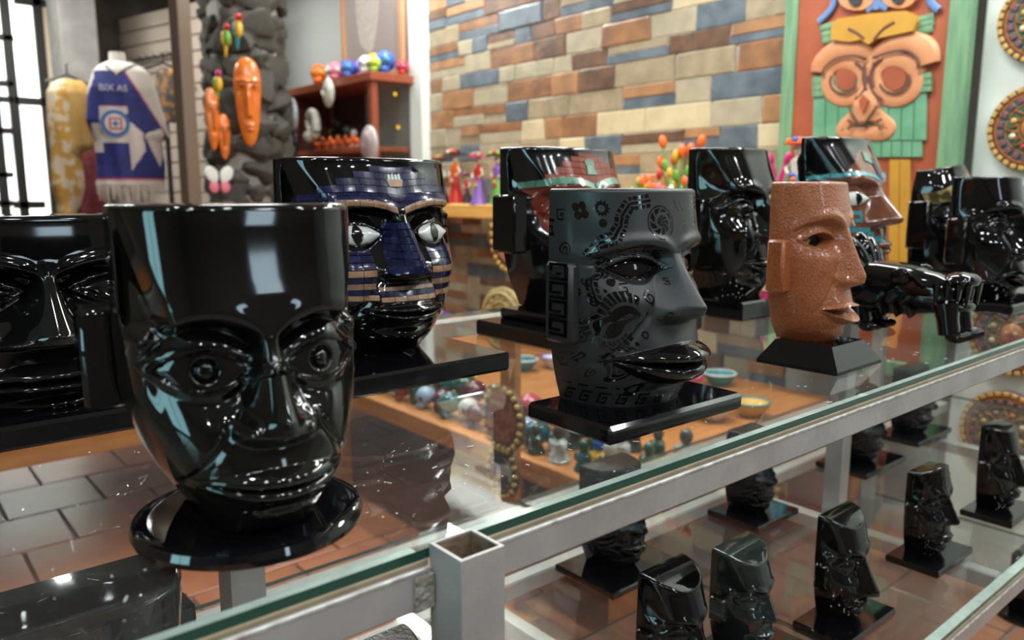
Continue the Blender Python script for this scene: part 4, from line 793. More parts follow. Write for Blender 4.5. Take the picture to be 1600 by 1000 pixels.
# ---------------------------------------------------------------- discs and trinkets
RX90 = Matrix.Rotation(PI/2, 3, 'X').to_4x4()
def beaded_disc(label, loc, rx, rz, m1, m2, nb=22, rotz=RB, cat='plaque', name='beaded_disc'):
    t = thing(name, label, cat, loc, rotz); pts = [(math.cos(2*PI*k/36), math.sin(2*PI*k/36)) for k in range(36)]
    MB().prism([(rx*a, rz*b) for a, b in pts], 0, -.014).build('disc', m1, t); MB().prism([(rx*.72*a, rz*.72*b) for a, b in pts], -.013, -.018).build('picture', m2, t)
    for k in range(nb): a = 2*PI*k/nb; MB().ell((rx*.93*math.cos(a), -.015, rz*.93*math.sin(a)), (rx*.1, .009, rx*.1), 8, 6).build('bead', CY, t, True)
    return t
D1 = mat('disc_maroon', (.16, .03, .025), .4, col2=(.3, .09, .04), scale=45, sharp=True); D2 = mat('disc_dark', (.02, .025, .03), .35, col2=(.3, .3, .26), scale=30, sharp=True, detail=2); D0 = mat('disc_wood', (.12, .05, .02), .5)
po = on_x(800, 640, 1.27); yb_ = po[1]
st_ = thing('disc_stand', 'thin orange wood stand holding the beaded discs by the table', 'stand', (1.265, yb_, 0)); MB().box((-.012, -.03, 0), (.012, .03, .78), bev=.003).build('upright', WOOD, st_); MB().box((-.06, -.09, 0), (.03, .09, .02), bev=.003).build('foot', WOOD, st_)
beaded_disc('large beaded maroon disc seen through the glass between two plinths', (1.25, yb_, .545), .078, .088, D0, D1)
beaded_disc('small beaded dark disc hanging below the maroon disc', (1.25, yb_, .405), .058, .072, D0, D2, 18)
yb2 = 1.0
p = on_x(1212, 790, 1.24); st_ = thing('disc_stand', 'orange wood stand behind the knobbly skull-like head', 'stand', (1.27, 1.085, 0)); MB().box((-.012, -.03, 0), (.012, .03, .5), bev=.003).build('upright', WOOD, st_)
p = on_y(1205, 790, 1.1); beaded_disc('beaded dark disc seen through the lower shelf glass', (p[0]-.1, 1.09, p[2]+.06), .085, .09, D0, D2, 22, rotz=0)
p = on_x(772, 350, 2.2); beaded_disc('round carved disc with dark rim half hidden behind the red head ear', (2.28, p[1]-.02, .93), .13, .17, mat('disc_rim', (.05, .03, .02), .5), mat('disc_salmon', (.45, .17, .09), .5, col2=(.36, .11, .06), scale=30), 26)
p = on_x(790, 462, 2.0); t = thing('clay_disc', 'pale yellow carved clay disc standing behind the stepped plinth', 'plaque', (2.0, p[1], .47+.14), RB)
CLAY = mat('yellow_clay', (.40, .31, .13), .7, col2=(.27, .2, .08), scale=40, bump=.5, bscale=60); MB().lathe([(.12, 0), (.135, .008), (.135, .02), (.12, .026)], 40, R=RX90).build('disc', CLAY, t, True)
for r in (.04, .075, .11): MB().tube(ringpts(r, -.027), .006, 6).build('ring', CLAY, t, True)
for k in range(14): a = 2*PI*k/14; MB().ell((.092*math.cos(a), -.027, .092*math.sin(a)), (.011, .005, .011), 8, 6).build('glyph', CLAY, t, True)
SK = ['orange', 'white', 'pink', 'lime', 'purple', 'blue', 'yellow', 'teal', 'red', 'magenta', 'green', 'bone', 'black']
def skull(label, loc, r, c1, c2, group, rotz=RB, gloss=None):
    t = thing('painted_skull', label, 'figurine', loc, rotz, group)
    MB().ell((0, 0, r*1.15), (r*.82, r, r*.85), 14, 10).build('cranium', gloss or cl[c1], t, True); MB().ell((0, -r*.55, r*.42), (r*.5, r*.42, r*.42), 10, 8).build('jaw', gloss or cl[c1], t, True)
    for q in (-1, 1):
        MB().ell((q*r*.36, -r*.84, r*1.1), (r*.24, r*.1, r*.24), 10, 6).build('eye_flower', cl[c2], t, True); MB().ell((q*r*.36, -r*.93, r*1.1), (r*.1, r*.05, r*.1), 8, 5).build('eye_hole', cl['black'], t, True)
    MB().ell((0, -r*.93, r*.78), (r*.08, r*.05, r*.12), 6, 5).build('nose', cl['black'], t, True)
names = {'orange': 'orange', 'white': 'white', 'pink': 'pink', 'lime': 'lime green', 'purple': 'purple', 'blue': 'blue', 'yellow': 'yellow', 'teal': 'teal', 'red': 'red', 'magenta': 'magenta', 'green': 'green', 'bone': 'ivory', 'black': 'black'}
# glassy skulls and stones along the table edge
GLS = {k: mat('glassy_'+k, c, .08, spec=.7) for k, c in dict(green=(.01, .06, .03), white=(.45, .47, .45), red=(.28, .02, .02), teal=(.01, .09, .10), blue=(.25, .33, .45), pink=(.4, .05, .09), maroon=(.10, .01, .02), purple=(.15, .08, .25), smoke=(.05, .06, .06)).items()}
rowc = ['green', 'white', 'red', 'green', 'blue', 'maroon', 'teal', 'white', 'maroon', 'pink', 'purple', 'blue', 'teal', 'smoke']
ords = ['first', 'second', 'third', 'fourth', 'fifth', 'sixth', 'seventh', 'eighth', 'ninth', 'tenth', 'eleventh', 'twelfth', 'thirteenth', 'fourteenth']
for k in range(14): skull('polished %s glass skull, %s from left in the front row on the table' % (rowc[k], ords[k]), (1.395+.02*(k % 2), 2.36-.068*k, ZT), .036+.005*(k % 3 == 0), 'white', 'black', 'glass skulls on the low table', gloss=GLS[rowc[k]])
for k in range(12): c_ = rowc[(k*5+2) % 14]; skull('polished %s glass skull, %s from left in the back row on the table' % (c_, ords[k]), (1.53+.025*(k % 2), 2.33-.082*k, ZT), .044, 'white', 'black', 'glass skulls in the back row', gloss=GLS[c_])
def idol(label, loc, hgt, m1, m2, group='small stone figures on the low table'):
    t = thing('stone_figure', label, 'figurine', loc, RB, group); s = hgt
    MB().lathe([(.28*s, 0), (.3*s, .06*s), (.2*s, .3*s), (.22*s, .5*s), (.12*s, .62*s)], 12).build('body', m1, t, True); MB().ell((0, 0, .78*s), (.17*s, .17*s, .2*s), 12, 8).build('head', m2, t, True)
    for q in (-1, 1): MB().ell((q*.24*s, -.06*s, .4*s), (.07*s, .08*s, .16*s), 8, 6).build('arm', m1, t, True)
for k in range(12):
    y = 1.52-.03*k+.0; c1, c2 = [('green', 'smoke'), ('smoke', 'white'), ('teal', 'green'), ('white', 'smoke')][k % 4]
    idol('small %s stone figure on the table right of the beaded discs, %s row' % (dict(green='green', smoke='smoky', teal='teal', white='white')[c1], ['front', 'middle', 'back'][k % 3]), (1.37+.11*(k % 3), y, ZT), .085+.02*(k % 2), GLS[c1], GLS[c2])
idol('bright blue and yellow figure on the table behind the etched head plinth', (1.385, 1.30, ZT), .10, cl['yellow'], cl['blue'])
# painted boxes and bowls farther back on the table
for k in range(11):
    c_ = SK[(k*3+3) % 12]; x, y = 2.05+.11*(k % 4), 3.45-.15*(k//4)-.04*(k % 2); t = thing('painted_box', '%s painted box at the far table corner, %s line, %s toward the wall' % (names[c_], ords[k//4], ords[k % 4]), 'box', (x, y, ZT), rnd.uniform(-.5, .5), 'painted boxes on the low table')
    MB().box((-.045, -.035, 0), (.045, .035, .045), bev=.006).build('body', cl[c_], t); MB().box((-.048, -.038, .045), (.048, .038, .065), bev=.007).build('lid', cl[SK[(k*5+1) % 12]], t); MB().ell((0, 0, .068), (.014, .014, .01), 8, 6).build('lid_flower', cl[SK[(k*7+4) % 12]], t, True)
for k in range(14):
    c_ = SK[(k*5+7) % 11]; x, y = 2.0+.13*(k % 4), 2.3-.3*(k//4)-.05*(k % 2); t = thing('painted_bowl', '%s painted bowl on the low table near the stone wall, %s' % (names[c_], ['far left line', 'second line', 'third line', 'nearest line'][k//4]), 'bowl', (x, y, ZT), 0, 'painted bowls on the low table')
    MB().lathe([(.025, 0), (.055, .03), (.06, .045), (.055, .045), (.02, .012)], 20).build('bowl', cl[c_], t, True); MB().tube([(.058*math.cos(a), .058*math.sin(a), .046) for a in np.linspace(0, 2*PI, 21)], .004, 6).build('rim', cl[SK[(k*3+1) % 11]], t, True)

# ================================================================== BEHIND: left side
# cabinet with glass side
CX, CY0 = 2.28, 3.90; c0 = on_x(580, 112, CX); c1_ = on_x(452, 130, CX); cz1 = c0[2]; cy0 = c0[1]; cy1 = c1_[1]; cz0 = on_x(580, 236, CX)[2]
cb = thing('display_cabinet', 'reddish wood cabinet with open front and glass side on the wall', 'cabinet', (CX, cy0, 0))
w_ = cy1-cy0
MB().box((-.02, -.02, cz1-.045), (.32, w_+.02, cz1), bev=.003).build('top_board', DWOOD, cb)
for (x, y) in [(0, 0), (0, w_-.04), (.27, 0), (.27, w_-.04)]: MB().box((x, y, .8), (x+.04, y+.04, cz1-.045), bev=.003).build('post', DWOOD, cb)
MB().box((.0, .04, cz0), (.28, w_, cz0+.03), bev=.003).build('shelf_board', DWOOD, cb); MB().box((.285, .02, .8), (.30, w_*.55, cz1-.045)).build('back_panel', mat('cab_back_grey', (.30, .30, .29), .6), cb); MB().box((.0, w_-.015, .8), (.29, w_, cz1-.045)).build('side_panel', mat('cab_side_brown', (.10, .03, .018), .55), cb); MB().box((.285, w_*.55, .8), (.30, w_-.02, cz1-.045)).build('back_panel', mat('cab_back_brown', (.07, .025, .015), .6), cb)
MB().box((.04, .012, .8), (.27, .018, cz1-.045)).build('glass_side', CGLASS, cb)
for (px, py) in [(617, 147), (622, 199)]: p = on_y(px, py, cy0+.008); MB().lathe([(.012, 0), (.012, .006)], 14, R=RX90).build('yellow_sticker', cl['yellow'], cb, loc=(p[0]-CX, .01, p[2]))
# painted skulls on the cabinet top
cs = [('orange', 'yellow', 498, 97, .05), ('white', 'bone', 518, 103, .042), ('teal', 'white', 512, 92, .045), ('pink', 'white', 524, 95, .045), ('lime', 'white', 532, 88, .05), ('magenta', 'orange', 543, 87, .048), ('blue', 'teal', 543, 103, .042), ('teal', 'lime', 555, 92, .045), ('purple', 'blue', 565, 88, .05), ('white', 'blue', 572, 101, .042), ('yellow', 'orange', 585, 88, .055), ('lime', 'yellow', 592, 104, .035), ('blue', 'teal', 602, 94, .055), ('red', 'purple', 616, 100, .035)]
pos_w = ['at the left end of the cabinet top', 'in the front row on the cabinet top', 'behind the white skulls on the cabinet top', 'left of the lime skull on the cabinet', 'with white flower eyes on the cabinet', 'beside the lime skull on the cabinet', 'small, in front on the cabinet top', 'with lime eyes in the middle of the cabinet', 'right of the middle of the cabinet top', 'with blue eyes in front on the cabinet', 'large, near the cabinet corner', 'small, in front near the cabinet corner', 'large, at the right end of the cabinet', 'last and small at the picture frame']
for k, (a, b, px, py, r) in enumerate(cs):
    row_b = k in (2, 4, 5, 7, 8, 10, 12, 13); X = CX+(.14 if row_b else .04); p = on_x(px, 105, X); skull('%s painted skull %s' % (names[a], pos_w[k]), (X+(.08 if k == 13 else 0), max(p[1], cy0+.03), cz1), r*1.25, a, b, 'painted skulls on the cabinet', rotz=facing(px)-.25)
# framed picture behind the skulls
fr = thing('framed_picture', 'tall framed picture of a carved stone head standing on the cabinet', 'picture', (CX+.27, on_x(582, 60, CX+.27)[1], cz1), RB); FW_ = .34; FH = .75
MB().box((-FW_+.02, -.004, .02), (FW_-.02, .012, FH-.02)).build('picture', mat('print_taupe', (.30, .25, .235), .5), fr)
for a, b in [((-FW_-.02, -.02, 0), (-FW_+.025, .015, FH)), ((FW_-.025, -.02, 0), (FW_+.02, .015, FH)), ((-FW_+.025, -.02, 0), (FW_-.025, .015, .05)), ((-FW_+.025, -.02, FH-.05), (FW_-.025, .015, FH))]: MB().box(a, b, bev=.003).build('frame', mat('frame_wood', (.46, .24, .13), .5), fr)
MB().prism([(-.05+.13*math.cos(a)*(1+.08*math.sin(3*a)), .42+.23*math.sin(a)*(1+.06*math.cos(5*a))) for a in np.linspace(0, 2*PI, 40, endpoint=False)], -.004, -.006).build('printed_head', mat('print_stone', (.50, .45, .40), .6, col2=(.38, .33, .29), scale=50, detail=8), fr)
# things in and around the cabinet
def oval(label, px, py, X, rx, rz, m1, m2=None, nm='stone_mask'):
    p = on_x(px, py, X); t = thing(nm, label, 'mask', p, RB); MB().ell((0, 0, 0), (rx, .03, rz), 20, 12).build('oval', m1, t, True)
    if m2:
        MB().ell((0, -.02, 0), (rx*.7, .02, rz*.7), 16, 10).build('inner_face', m2, t, True)
    for q in (-1, 1): MB().ell((q*rx*.35, -.03, rz*.2), (rx*.16, .006, rz*.08), 8, 6).build('eye', D0, t, True)
    MB().ell((0, -.034, -rz*.05), (rx*.1, .012, rz*.2), 8, 6).build('nose', m2 or m1, t, True); MB().ell((0, -.03, -rz*.42), (rx*.25, .007, rz*.06), 8, 6).build('mouth', D0, t, True)
GM = mat('granite_grey', (.24, .25, .27), .5, col2=(.38, .38, .40), scale=70, sharp=True); CM = mat('shell_mosaic', (.50, .48, .42), .5, col2=(.36, .36, .32), scale=60, sharp=True); PKM = mat('pinkish_mosaic', (.36, .24, .23), .4, col2=(.25, .2, .24), scale=60, sharp=True)
oval('grey granite oval mask left of the cabinet', 456, 180, CX-.09, .065, .11, GM); oval('pale shell mosaic mask hanging under the cabinet top', 513, 145, CX-.05, .055, .085, CM); oval('black rimmed oval mask with pink centre below the granite one', 458, 224, CX-.1, .06, .085, cl['black'], PKM); oval('pinkish mosaic oval with glass rim at the cabinet corner', 577, 226, CX-.032, .085, .105, mat('oval_rim', (.40, .36, .37), .15), PKM)
p = on_x(487, 193, CX-.08); t = thing('stone_serpent', 'coiled cream stone serpent head beside the cabinet opening', 'figurine', (CX-.08, p[1], p[2]), RB); MB().tube([(.06*math.cos(a)*(1-.08*a), -.0, .075*math.sin(a)*(1-.08*a)) for a in np.linspace(-1, 4.2, 22)], [.03-.0006*k for k in range(22)], 10).build('coil', CM, t, True); MB().ell((-.02, -.01, -.075), (.05, .035, .035), 12, 8).build('head', CM, t, True); MB().tube([(.0, .02, -.10), (0, .09, -.10)], .01, 6).build('peg', D0, t)
for k in range(6):
    p = on_x(497+12*k, 232, CX+.05); t = thing('clay_animal', 'small orange clay animal on the cabinet shelf, %s from the left' % ['first', 'second', 'third', 'fourth', 'fifth', 'sixth'][k], 'figurine', (CX+.05, p[1], cz0+.03), RB, 'orange clay animals in the cabinet')
    MB().ell((0, 0, .04), (.035, .02, .02), 10, 7).build('body', cl['orange'], t, True); MB().ell((-.035, 0, .065), (.014, .014, .018), 8, 6).build('head', cl['orange'], t, True)
    for q in (-.02, .02): MB().tube([(q, 0, .03), (q*1.2, 0, 0)], .007, 6).build('leg', cl['orange'], t, True)
for (px, c_, hh, lab) in [(528, 'black', .22, 'tall dark bottle-shaped figure inside the cabinet'), (543, 'smoke', .16, 'grey cylinder figure inside the cabinet'), (553, 'white', .13, 'small white block figure at the right in the cabinet'), (520, 'olive', .15, 'olive dark figure at the left in the cabinet')]:
    p = on_x(px, 220, CX+.17); mm = cl.get(c_) or GLS.get(c_) or mat('olive', (.10, .09, .02), .5); idol(lab, (CX+.17, p[1], cz0+.03), hh, mm, mm, 'figures inside the cabinet')
# rock column
rc = at_d(388, 200, 5.05); col_ = thing('rock_column', 'dark column of rough volcanic stones behind the orange masks', 'column', (rc[0], rc[1], 0))
MB().lathe([(.20, 0), (.20, ZC)], 14).build('core', GROUT, col_)
RK = [mat('lava_rock_%d' % i, c, .85, col2=c2, scale=14, bump=.8, bscale=30, detail=7) for i, (c, c2) in enumerate([((.085, .075, .06), (.04, .036, .03)), ((.11, .095, .07), (.05, .045, .035)), ((.065, .06, .052), (.10, .09, .075))])]
rk = []
for k in range(6):
    b = MB().ell((0, 0, 0), (1, .75, 1), 12, 9); v = b.v[0]; r2 = np.random.RandomState(k); ph = r2.rand(6)*6
    b.v[0] = v*(1+.2*np.sin(v[:, :1]*4.1+ph[0])+.17*np.sin(v[:, 1:2]*5.3+ph[1])+.18*np.sin(v[:, 2:]*4.7+ph[2]))
    o = b.build('rock', RK[k % 3], col_, True); rk.append(o.data); bpy.data.objects.remove(o)
zz = .1
while zz < ZC-.05:
    n = 10
    for k in range(n):
        a = 2*PI*(k+rnd.random()*.5)/n; r = rnd.uniform(.06, .11); inst('rock', rnd.choice(rk), col_, (.19*math.cos(a), .19*math.sin(a), zz+rnd.uniform(-.04, .04)), (rnd.uniform(-.4, .4), rnd.uniform(-.4, .4), a-PI/2), (r*1.15, r*.8, r*rnd.uniform(.75, 1)))
    zz += .125
# orange carved masks hung on the column
OM = mat('orange_mask', (.62, .16, .018), .3, col2=(.55, .12, .012), scale=14, coat=.3); OMD = mat('mask_line', (.16, .05, .01), .5)
FY = AZ+math.radians(18)-PI/2   # facing the room
def long_mask(label, px, py, d, w, hgt, rz):
    p = at_d(px, py, d); t = thing('wooden_mask', label, 'mask', p, rz, 'orange wooden masks on the column'); n_, m_n = 40, 60
    th = np.linspace(-PI/2, PI/2, n_)[None, :]; Z = np.linspace(-1, 1, m_n)[:, None]
    prof = np.sqrt(np.clip(1-np.abs(Z)**3.2, 0, 1))*(.78+.22*Z); x = w*prof*np.sin(th); X = x/w
    dpt = w*.55*prof*np.cos(th); c_ = np.clip(1-np.abs(X)/.28, 0, 1); nose = .35*c_*sm(-.38, -.3, Z)*(1-sm(.3, .45, Z))*(1-(Z+.3)*.6)
    eye = .16*np.exp(-((np.abs(X)-.42)/.2)**2-((Z-.34)/.06)**2); browr = .14*np.exp(-((Z-.47+.1*(np.abs(X)-.4)**2)/.04)**2)*(np.abs(X) < .8); lip = .18*np.exp(-(X/.28)**2)*(np.exp(-((Z+.53)/.035)**2)+np.exp(-((Z+.62)/.035)**2))
    dpt = dpt+w*(nose+eye+browr+lip-.12*np.exp(-((np.abs(X)-.5)/.25)**2-((Z-.2)/.2)**2))*np.cos(th)
    V = np.stack([x, -dpt, Z*hgt*np.ones_like(x)], -1).reshape(-1, 3); F_ = [(j*n_+i, j*n_+i+1, (j+1)*n_+i+1, (j+1)*n_+i) for j in range(m_n-1) for i in range(n_-1)]+[(j*n_, (j+1)*n_, (j+1)*n_+n_-1, j*n_+n_-1) for j in range(m_n-1)]
    fb = MB().add(V, F_).build('face', OM, t, True)
    for q in (-1, 1):
        MB().ell((q*w*.36, -w*.66, hgt*.34), (w*.17, w*.06, hgt*.022), 10, 6).build('eye', PUP, t, True); MB().tube([(q*w*(.12+.12*k), -w*(.72-.05*k*k/4), hgt*(.42+.035*math.sin(k*.8))) for k in range(5)], w*.035, 6).build('eyebrow', OMD, t, True)
    MB().ell((0, -w*.71, -hgt*.575), (w*.2, w*.05, hgt*.012), 8, 6).build('mouth', OMD, t, True)
long_mask('largest orange wooden mask with long nose on the rock column', 388, 160, 4.74, .085, .243, facing(388)+.05)
long_mask('narrow orange wooden mask at the left edge of the rock column', 332, 186, 4.72, .047, .17, facing(332)+.5); long_mask('smallest orange wooden mask, lowest on the rock column', 350, 214, 4.74, .042, .125, facing(350)+.35)
def parrot(label, px, py, d, c1, c2, c3, s):
    p = at_d(px, py, d); t = thing('parrot_ornament', label, 'ornament', p, facing(px)+.5, 'small parrots on the rock column'); MB().ell((0, 0, 0), (.022*s, .022*s, .045*s), 10, 8).build('body', cl[c1], t, True); MB().ell((0, -.008*s, .05*s), (.018*s, .02*s, .02*s), 10, 8).build('head', cl[c2], t, True)
    MB().lathe([(.008*s, 0), (.001, .02*s)], 8, R=RX90, c=(0, -.022*s, .05*s)).build('beak', cl['black'], t); MB().tube([(0, .01, -.035*s), (0, .02, -.10*s)], [.012*s, .005*s], 8).build('tail', cl[c3], t, True)
    for q in (-1, 1): MB().ell((q*.02*s, .006, -.005*s), (.006*s, .014*s, .035*s), 8, 6).build('wing', cl[c3], t, True)
parrot('red and yellow parrot high on the rock column', 372, 44, 4.72, 'yellow', 'red', 'teal', 1.1); parrot('red headed parrot just left of the highest one', 354, 58, 4.70, 'green', 'red', 'yellow', 1.0); parrot('yellow parrot with pink head above the narrow mask', 341, 130, 4.72, 'yellow', 'magenta', 'green', 1.0)
p = at_d(343, 282, 4.78); t = thing('butterfly_ornament', 'white and pink butterfly low on the rock column', 'ornament', p, facing(343)+.3); MB().tube([(0, 0, -.05), (0, 0, .05)], .007, 8).build('body', cl['black'], t, True)
for q in (-1, 1): MB().ell((q*.04, 0, .035), (.035, .006, .05), 12, 8, R=Matrix.Rotation(q*.6, 3, 'Y').to_4x4()).build('wing', cl['white'], t, True); MB().ell((q*.03, 0, -.035), (.028, .006, .035), 12, 8).build('wing', cl['pink'], t, True)
# steel pole
pl = at_d(292, 200, 4.0); pl_t = thing('steel_pole', 'tall square brown steel pole in front of the slatted panel', 'pole', (pl[0], pl[1], 0), facing(292)+.6)
MB().box((-.034, -.034, 0), (.034, .034, ZC), bev=.004).build('shaft', mat('pole_brown', (.17, .125, .095), .3, metal=.3), pl_t); MB().box((-.07, -.07, 0), (.07, .07, .012), bev=.002).build('foot_plate', IRON, pl_t)
# slatted wall panel
A_ = at_d(352, 50, 5.75); dv = np.array([math.cos(math.radians(105)), math.sin(math.radians(105)), 0]); sl_t = thing('slat_panel', 'cream slatted wall panel with hooks behind the garments', 'wall panel', (A_[0], A_[1], .35), math.radians(105)-PI)
SLM = mat('slat_cream', (.60, .50, .41), .5, col2=(.55, .45, .37), scale=3); LW = 1.65
MB().box((-LW, .03, 0), (0, .045, 2.05)).build('backing', mat('slat_gap', (.2, .15, .12), .7), sl_t)
for k in range(19): MB().box((-LW, .0, .02+k*.107), (0, .03, .02+k*.107+.098), bev=.004).build('slat', SLM, sl_t)
for (xx, zz, ln) in [(-1.25, 1.62, .5), (-.75, 1.72, .55), (-.5, 1.5, .3)]:
    hk = MB().box((-ln/2, -.045, -.008), (ln/2, -.03, .008)).build('hook_rail', IRON, sl_t, loc=(xx, 0, zz))
    for k in range(6): MB().tube([(-ln/2+ln*(k+.5)/6, .0, 0), (-ln/2+ln*(k+.5)/6, -.09, 0), (-ln/2+ln*(k+.5)/6, -.1, .015)], .004, 6).build('hook', IRON, hk)
# ---------------------------------------------------------------- garments
def cloth(name, parent, rows, mats, pick, nu=48, nv=70, rip=.006, thick=.35):
    zs = [r[0] for r in rows]; Zs = np.linspace(max(zs), min(zs), nv); o_ = np.argsort(zs); xl_ = np.interp(Zs, np.array(zs)[o_], np.array([r[1] for r in rows])[o_]); xr_ = np.interp(Zs, np.array(zs)[o_], np.array([r[2] for r in rows])[o_]); dp = np.interp(Zs, np.array(zs)[o_], np.array([r[3] for r in rows])[o_])
    V = []; F_ = []; M_ = []
    for j in range(nv):
        for i in range(nu):
            a = 2*PI*i/nu; c_ = math.cos(a); cx_ = (xl_[j]+xr_[j])/2; hw = (xr_[j]-xl_[j])/2; x = cx_+hw*c_; y = -dp[j]*math.sin(a)-rip*math.sin(x*60+Zs[j]*9)*(1-abs(c_)**4); V.append((x, y, Zs[j]))
    for j in range(nv-1):
        for i in range(nu):
            F_.append((j*nu+i, j*nu+(i+1) % nu, (j+1)*nu+(i+1) % nu, (j+1)*nu+i)); am = 2*PI*(i+.5)/nu; cx_ = (xl_[j]+xr_[j])/2; M_.append(pick(cx_+(xr_[j]-xl_[j])/2*math.cos(am), (Zs[j]+Zs[j+1])/2, math.sin(am) > 0))
    b = MB(); b.add(V, F_); b.m = M_; return b.build(name, mats, parent, True, fix=False)
JW = mat('jersey_white', (.52, .46, .42), .8); JB = mat('jersey_blue', (.015, .02, .16), .75, col2=(.012, .015, .10), scale=20); JR = mat('jersey_red', (.4, .05, .08), .8); JN = mat('jersey_black', (.03, .03, .035), .8); JL = mat('logo_blue', (.04, .11, .30), .8)
JD = 5.2; jp = at_d(198, 200, JD); sc_ = JD*.84/1226      # metres per pixel there
jt = thing('jersey', 'blue and white fringed football jersey on a mannequin bust', 'garment', (jp[0], jp[1], jp[2]), facing(198))
jx = lambda px: (px-198)*sc_; jz = lambda py: (200-py)*sc_
rows = [(jz(97), jx(176), jx(214), .05), (jz(103), jx(165), jx(228), .08), (jz(112), jx(156), jx(238), .10), (jz(140), jx(146), jx(247), .12), (jz(190), jx(140), jx(258), .12), (jz(212), jx(146), jx(262), .12), (jz(222), jx(149), jx(250), .12), (jz(262), jx(150), jx(252), .12), (jz(292), jx(146), jx(250), .12)]
def jpick(x, z, front):
    px = x/sc_+198; py = 200-z/sc_
    v_neck = 122-abs(px-189)*1.05 if px < 189 else 122-abs(px-189)*.75
    if front and py < v_neck-3: return 0
    if front and py < v_neck+2 and 174 < px < 222: return 3
    if not front: return 1 if py > 150 else 0
    if py < 114+max(0, 0) and px < 190 and py < 116: return 0
    ln = 112+(px-200)*1.75
    if px >= 200 and py < ln-2: return 0
    if px >= 200 and py < ln+2: return 2
    if px < 157 and py < 140-(px-150)*2.4: return 0
    if 160 <= px <= 200 and 168 <= py <= 226: return 0 if py > 170 else 2
    if 147 < px < 162 and 195 < py < 240: return 0
    if 200 < px < 222 and 190+(px-200)*.9 < py < 270-(px-200)*1.4: return 0
    if 224 < px < 252 and 205+(238-px)*.4 < py < 262-abs(px-243)*2.5: return 0
    if py > 284: return 0
    if 282 < py: return 2
    return 1
cloth('jersey_body', jt, rows, [JW, JB, JR, JN], jpick, 120, 130, .005)
def flat(par, pts, m, y, nm): return MB().prism([(jx(a), jz(b)) for a, b in pts], y+.003, y).build(nm, m, par)
def circ(cx, cy, r, n=28): return [(cx+r*math.cos(2*PI*k/n), cy+r*math.sin(2*PI*k/n)) for k in range(n)]
bd = flat(jt, circ(182, 196, 21), JL, -.134, 'crest_ring'); flat(jt, circ(182, 196, 15), JW, -.137, 'crest_disc'); flat(jt, [(173, 187), (192, 187), (192, 206), (173, 206)], JR, -.139, 'crest_square'); flat(jt, [(176, 190), (189, 190), (189, 203), (176, 203)], JW, -.141, 'crest_inset'); flat(jt, [(182.5, 190), (184.5, 194.5), (189, 196.5), (184.5, 198.5), (182.5, 203), (180.5, 198.5), (176, 196.5), (180.5, 194.5)], JL, -.143, 'crest_star')
tx = bpy.data.curves.new('jersey_text', 'FONT'); tx.body = 'BIX AS'; tx.size = 14*sc_; tx.align_x = 'CENTER'; tx.extrude = .001; to = bpy.data.objects.new('jersey_text', tx); C.objects.link(to)
dg = bpy.context.evaluated_depsgraph_get(); tm = bpy.data.meshes.new_from_object(to.evaluated_get(dg)); bpy.data.objects.remove(to); tm.materials.clear(); tm.materials.append(mat('print_silver', (.45, .45, .5), .6)); o = bpy.data.objects.new('chest_lettering', tm); C.objects.link(o); o.parent = jt; o.location = (jx(183), -.134, jz(146)); o.rotation_euler = (PI/2, 0, 0)
for k in range(26): xk = jx(149+4*k); MB().tube([(xk, -.11*math.sqrt(max(.05, 1-((k-12.5)/13.5)**2)), jz(291)), (xk+rnd.uniform(-.01, .01), -.115*math.sqrt(max(.05, 1-((k-12.5)/13.5)**2)), jz(rnd.uniform(306, 322)))], [.007, .003], 5).build('fringe', JW, jt, True)
MB().lathe([(.06, -.55), (.085, .28), (.06, .33), (.045, .37), (.042, .42), (.0, .425)], 20, c=(jx(192), 0, 0)).build('mannequin_bust', JW, jt, True)
MB().tube([(jx(192), 0, -.5), (jx(192), 0, .03-jp[2])], .018, 10).build('stand_pole', IRON, jt, True); MB().lathe([(.16, .0), (.16, .012), (.02, .03)], 24, c=(jx(192), 0, -jp[2])).build('stand_foot', IRON, jt, True)
def hung(name, label, px, d, rows_px, mats, pick):
    p = at_d(px, 200, d); s = d*.84/1226; t = thing(name, label, 'garment', p, facing(px)+.25); X = lambda a: (a-px)*s; Zf = lambda b: (200-b)*s
    cloth('garment_body', t, [(Zf(r[0]), X(r[1]), X(r[2]), r[3]) for r in rows_px], mats, lambda x, z, f: pick(x/s+px, 200-z/s, f), 60, 70, .008)
    MB().tube([(X(px)-.12, 0, Zf(rows_px[0][0])-.02), (X(px), 0, Zf(rows_px[0][0])+.03), (X(px)+.12, 0, Zf(rows_px[0][0])-.02)], .008, 6).build('hanger', IRON, t, True); MB().tube([(X(px), 0, Zf(rows_px[0][0])+.03), (X(px), 0, Zf(rows_px[0][0])+.09), (X(px)+.02, 0, Zf(rows_px[0][0])+.1)], .005, 6).build('hanger_hook', IRON, t, True)
    MB().tube([(X(px), .02, Zf(rows_px[0][0])), (X(px), .02, .02-p[2])], .016, 8).build('stand_pole', IRON, t, True); MB().lathe([(.15, 0), (.15, .012), (.02, .03)], 20, c=(X(px), .02, -p[2])).build('stand_foot', IRON, t, True)
    return t
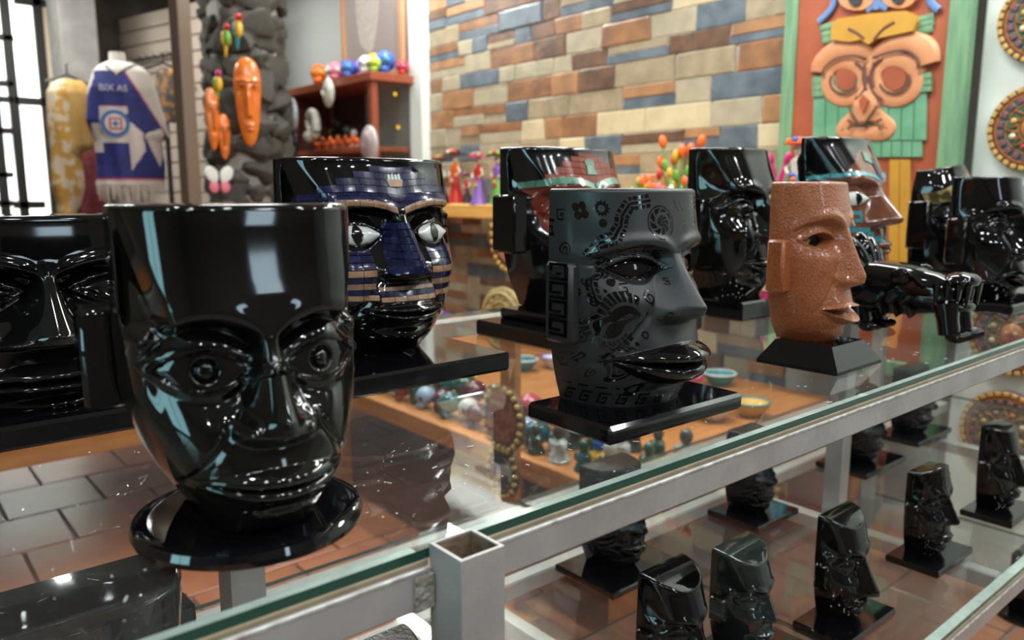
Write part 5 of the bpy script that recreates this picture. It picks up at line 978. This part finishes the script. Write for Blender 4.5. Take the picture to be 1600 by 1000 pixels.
YM = mat('yellow_knit', (.42, .22, .035), .85, col2=(.50, .40, .28), scale=16, sharp=True, detail=2); YM2 = mat('yellow_plain', (.46, .28, .09), .85, col2=(.38, .2, .04), scale=8)
hung('jacket', 'yellow and white patterned jacket hanging by the window', 112, 5.6, [(126, 100, 132, .04), (133, 88, 140, .07), (146, 81, 145, .09), (200, 78, 148, .09), (228, 79, 146, .09), (242, 79, 122, .08), (290, 76, 124, .08), (318, 80, 116, .07), (336, 80, 106, .07)], [YM, YM2, JN], lambda x, y, f: 1 if (x > 106 and y < 235) else 0)
hung('jacket', 'dark red jacket hanging behind the yellow one', 138, 6.0, [(215, 130, 150, .04), (228, 120, 155, .07), (250, 113, 156, .08), (340, 108, 156, .08)], [mat('maroon_knit', (.16, .02, .03), .9, col2=(.22, .05, .06), scale=30)], lambda x, y, f: 0)
hung('jacket', 'brown and grey patterned jacket hanging behind the steel pole', 262, 5.7, [(103, 255, 275, .04), (112, 249, 286, .06), (150, 246, 290, .07), (190, 248, 300, .06)], [mat('brown_pattern', (.36, .17, .05), .85, col2=(.08, .07, .07), scale=18, sharp=True)], lambda x, y, f: 0)

# fine dust specks and chips lying on the top glass
m_ = MB()
for k in range(170):
    x, y = rnd.uniform(-.05, 1.5), rnd.uniform(.362, .68)
    if k % 3 == 0: x, y = .42+rnd.gauss(0, .35), .40+abs(rnd.gauss(0, .05))
    r = rnd.uniform(.00025, .0006); a = rnd.uniform(0, PI); l_ = r*rnd.choice([1, 1, 1, 3, 5])
    c_, s_ = math.cos(a), math.sin(a); m_.add([(x+c_*l_*p-s_*r*q, y+s_*l_*p+c_*r*q, G+.0001+.0003*h_) for h_ in (0, 1) for p, q in ((-1, -1), (1, -1), (1, 1), (-1, 1))], [(4, 5, 6, 7), (0, 1, 5, 4), (1, 2, 6, 5), (2, 3, 7, 6), (3, 0, 4, 7)])
tag(m_.build('dust_specks', mat('dust', (.55, .56, .54), .5)), 'white dust specks and tiny chips scattered on the top glass', 'dust', kind='stuff')
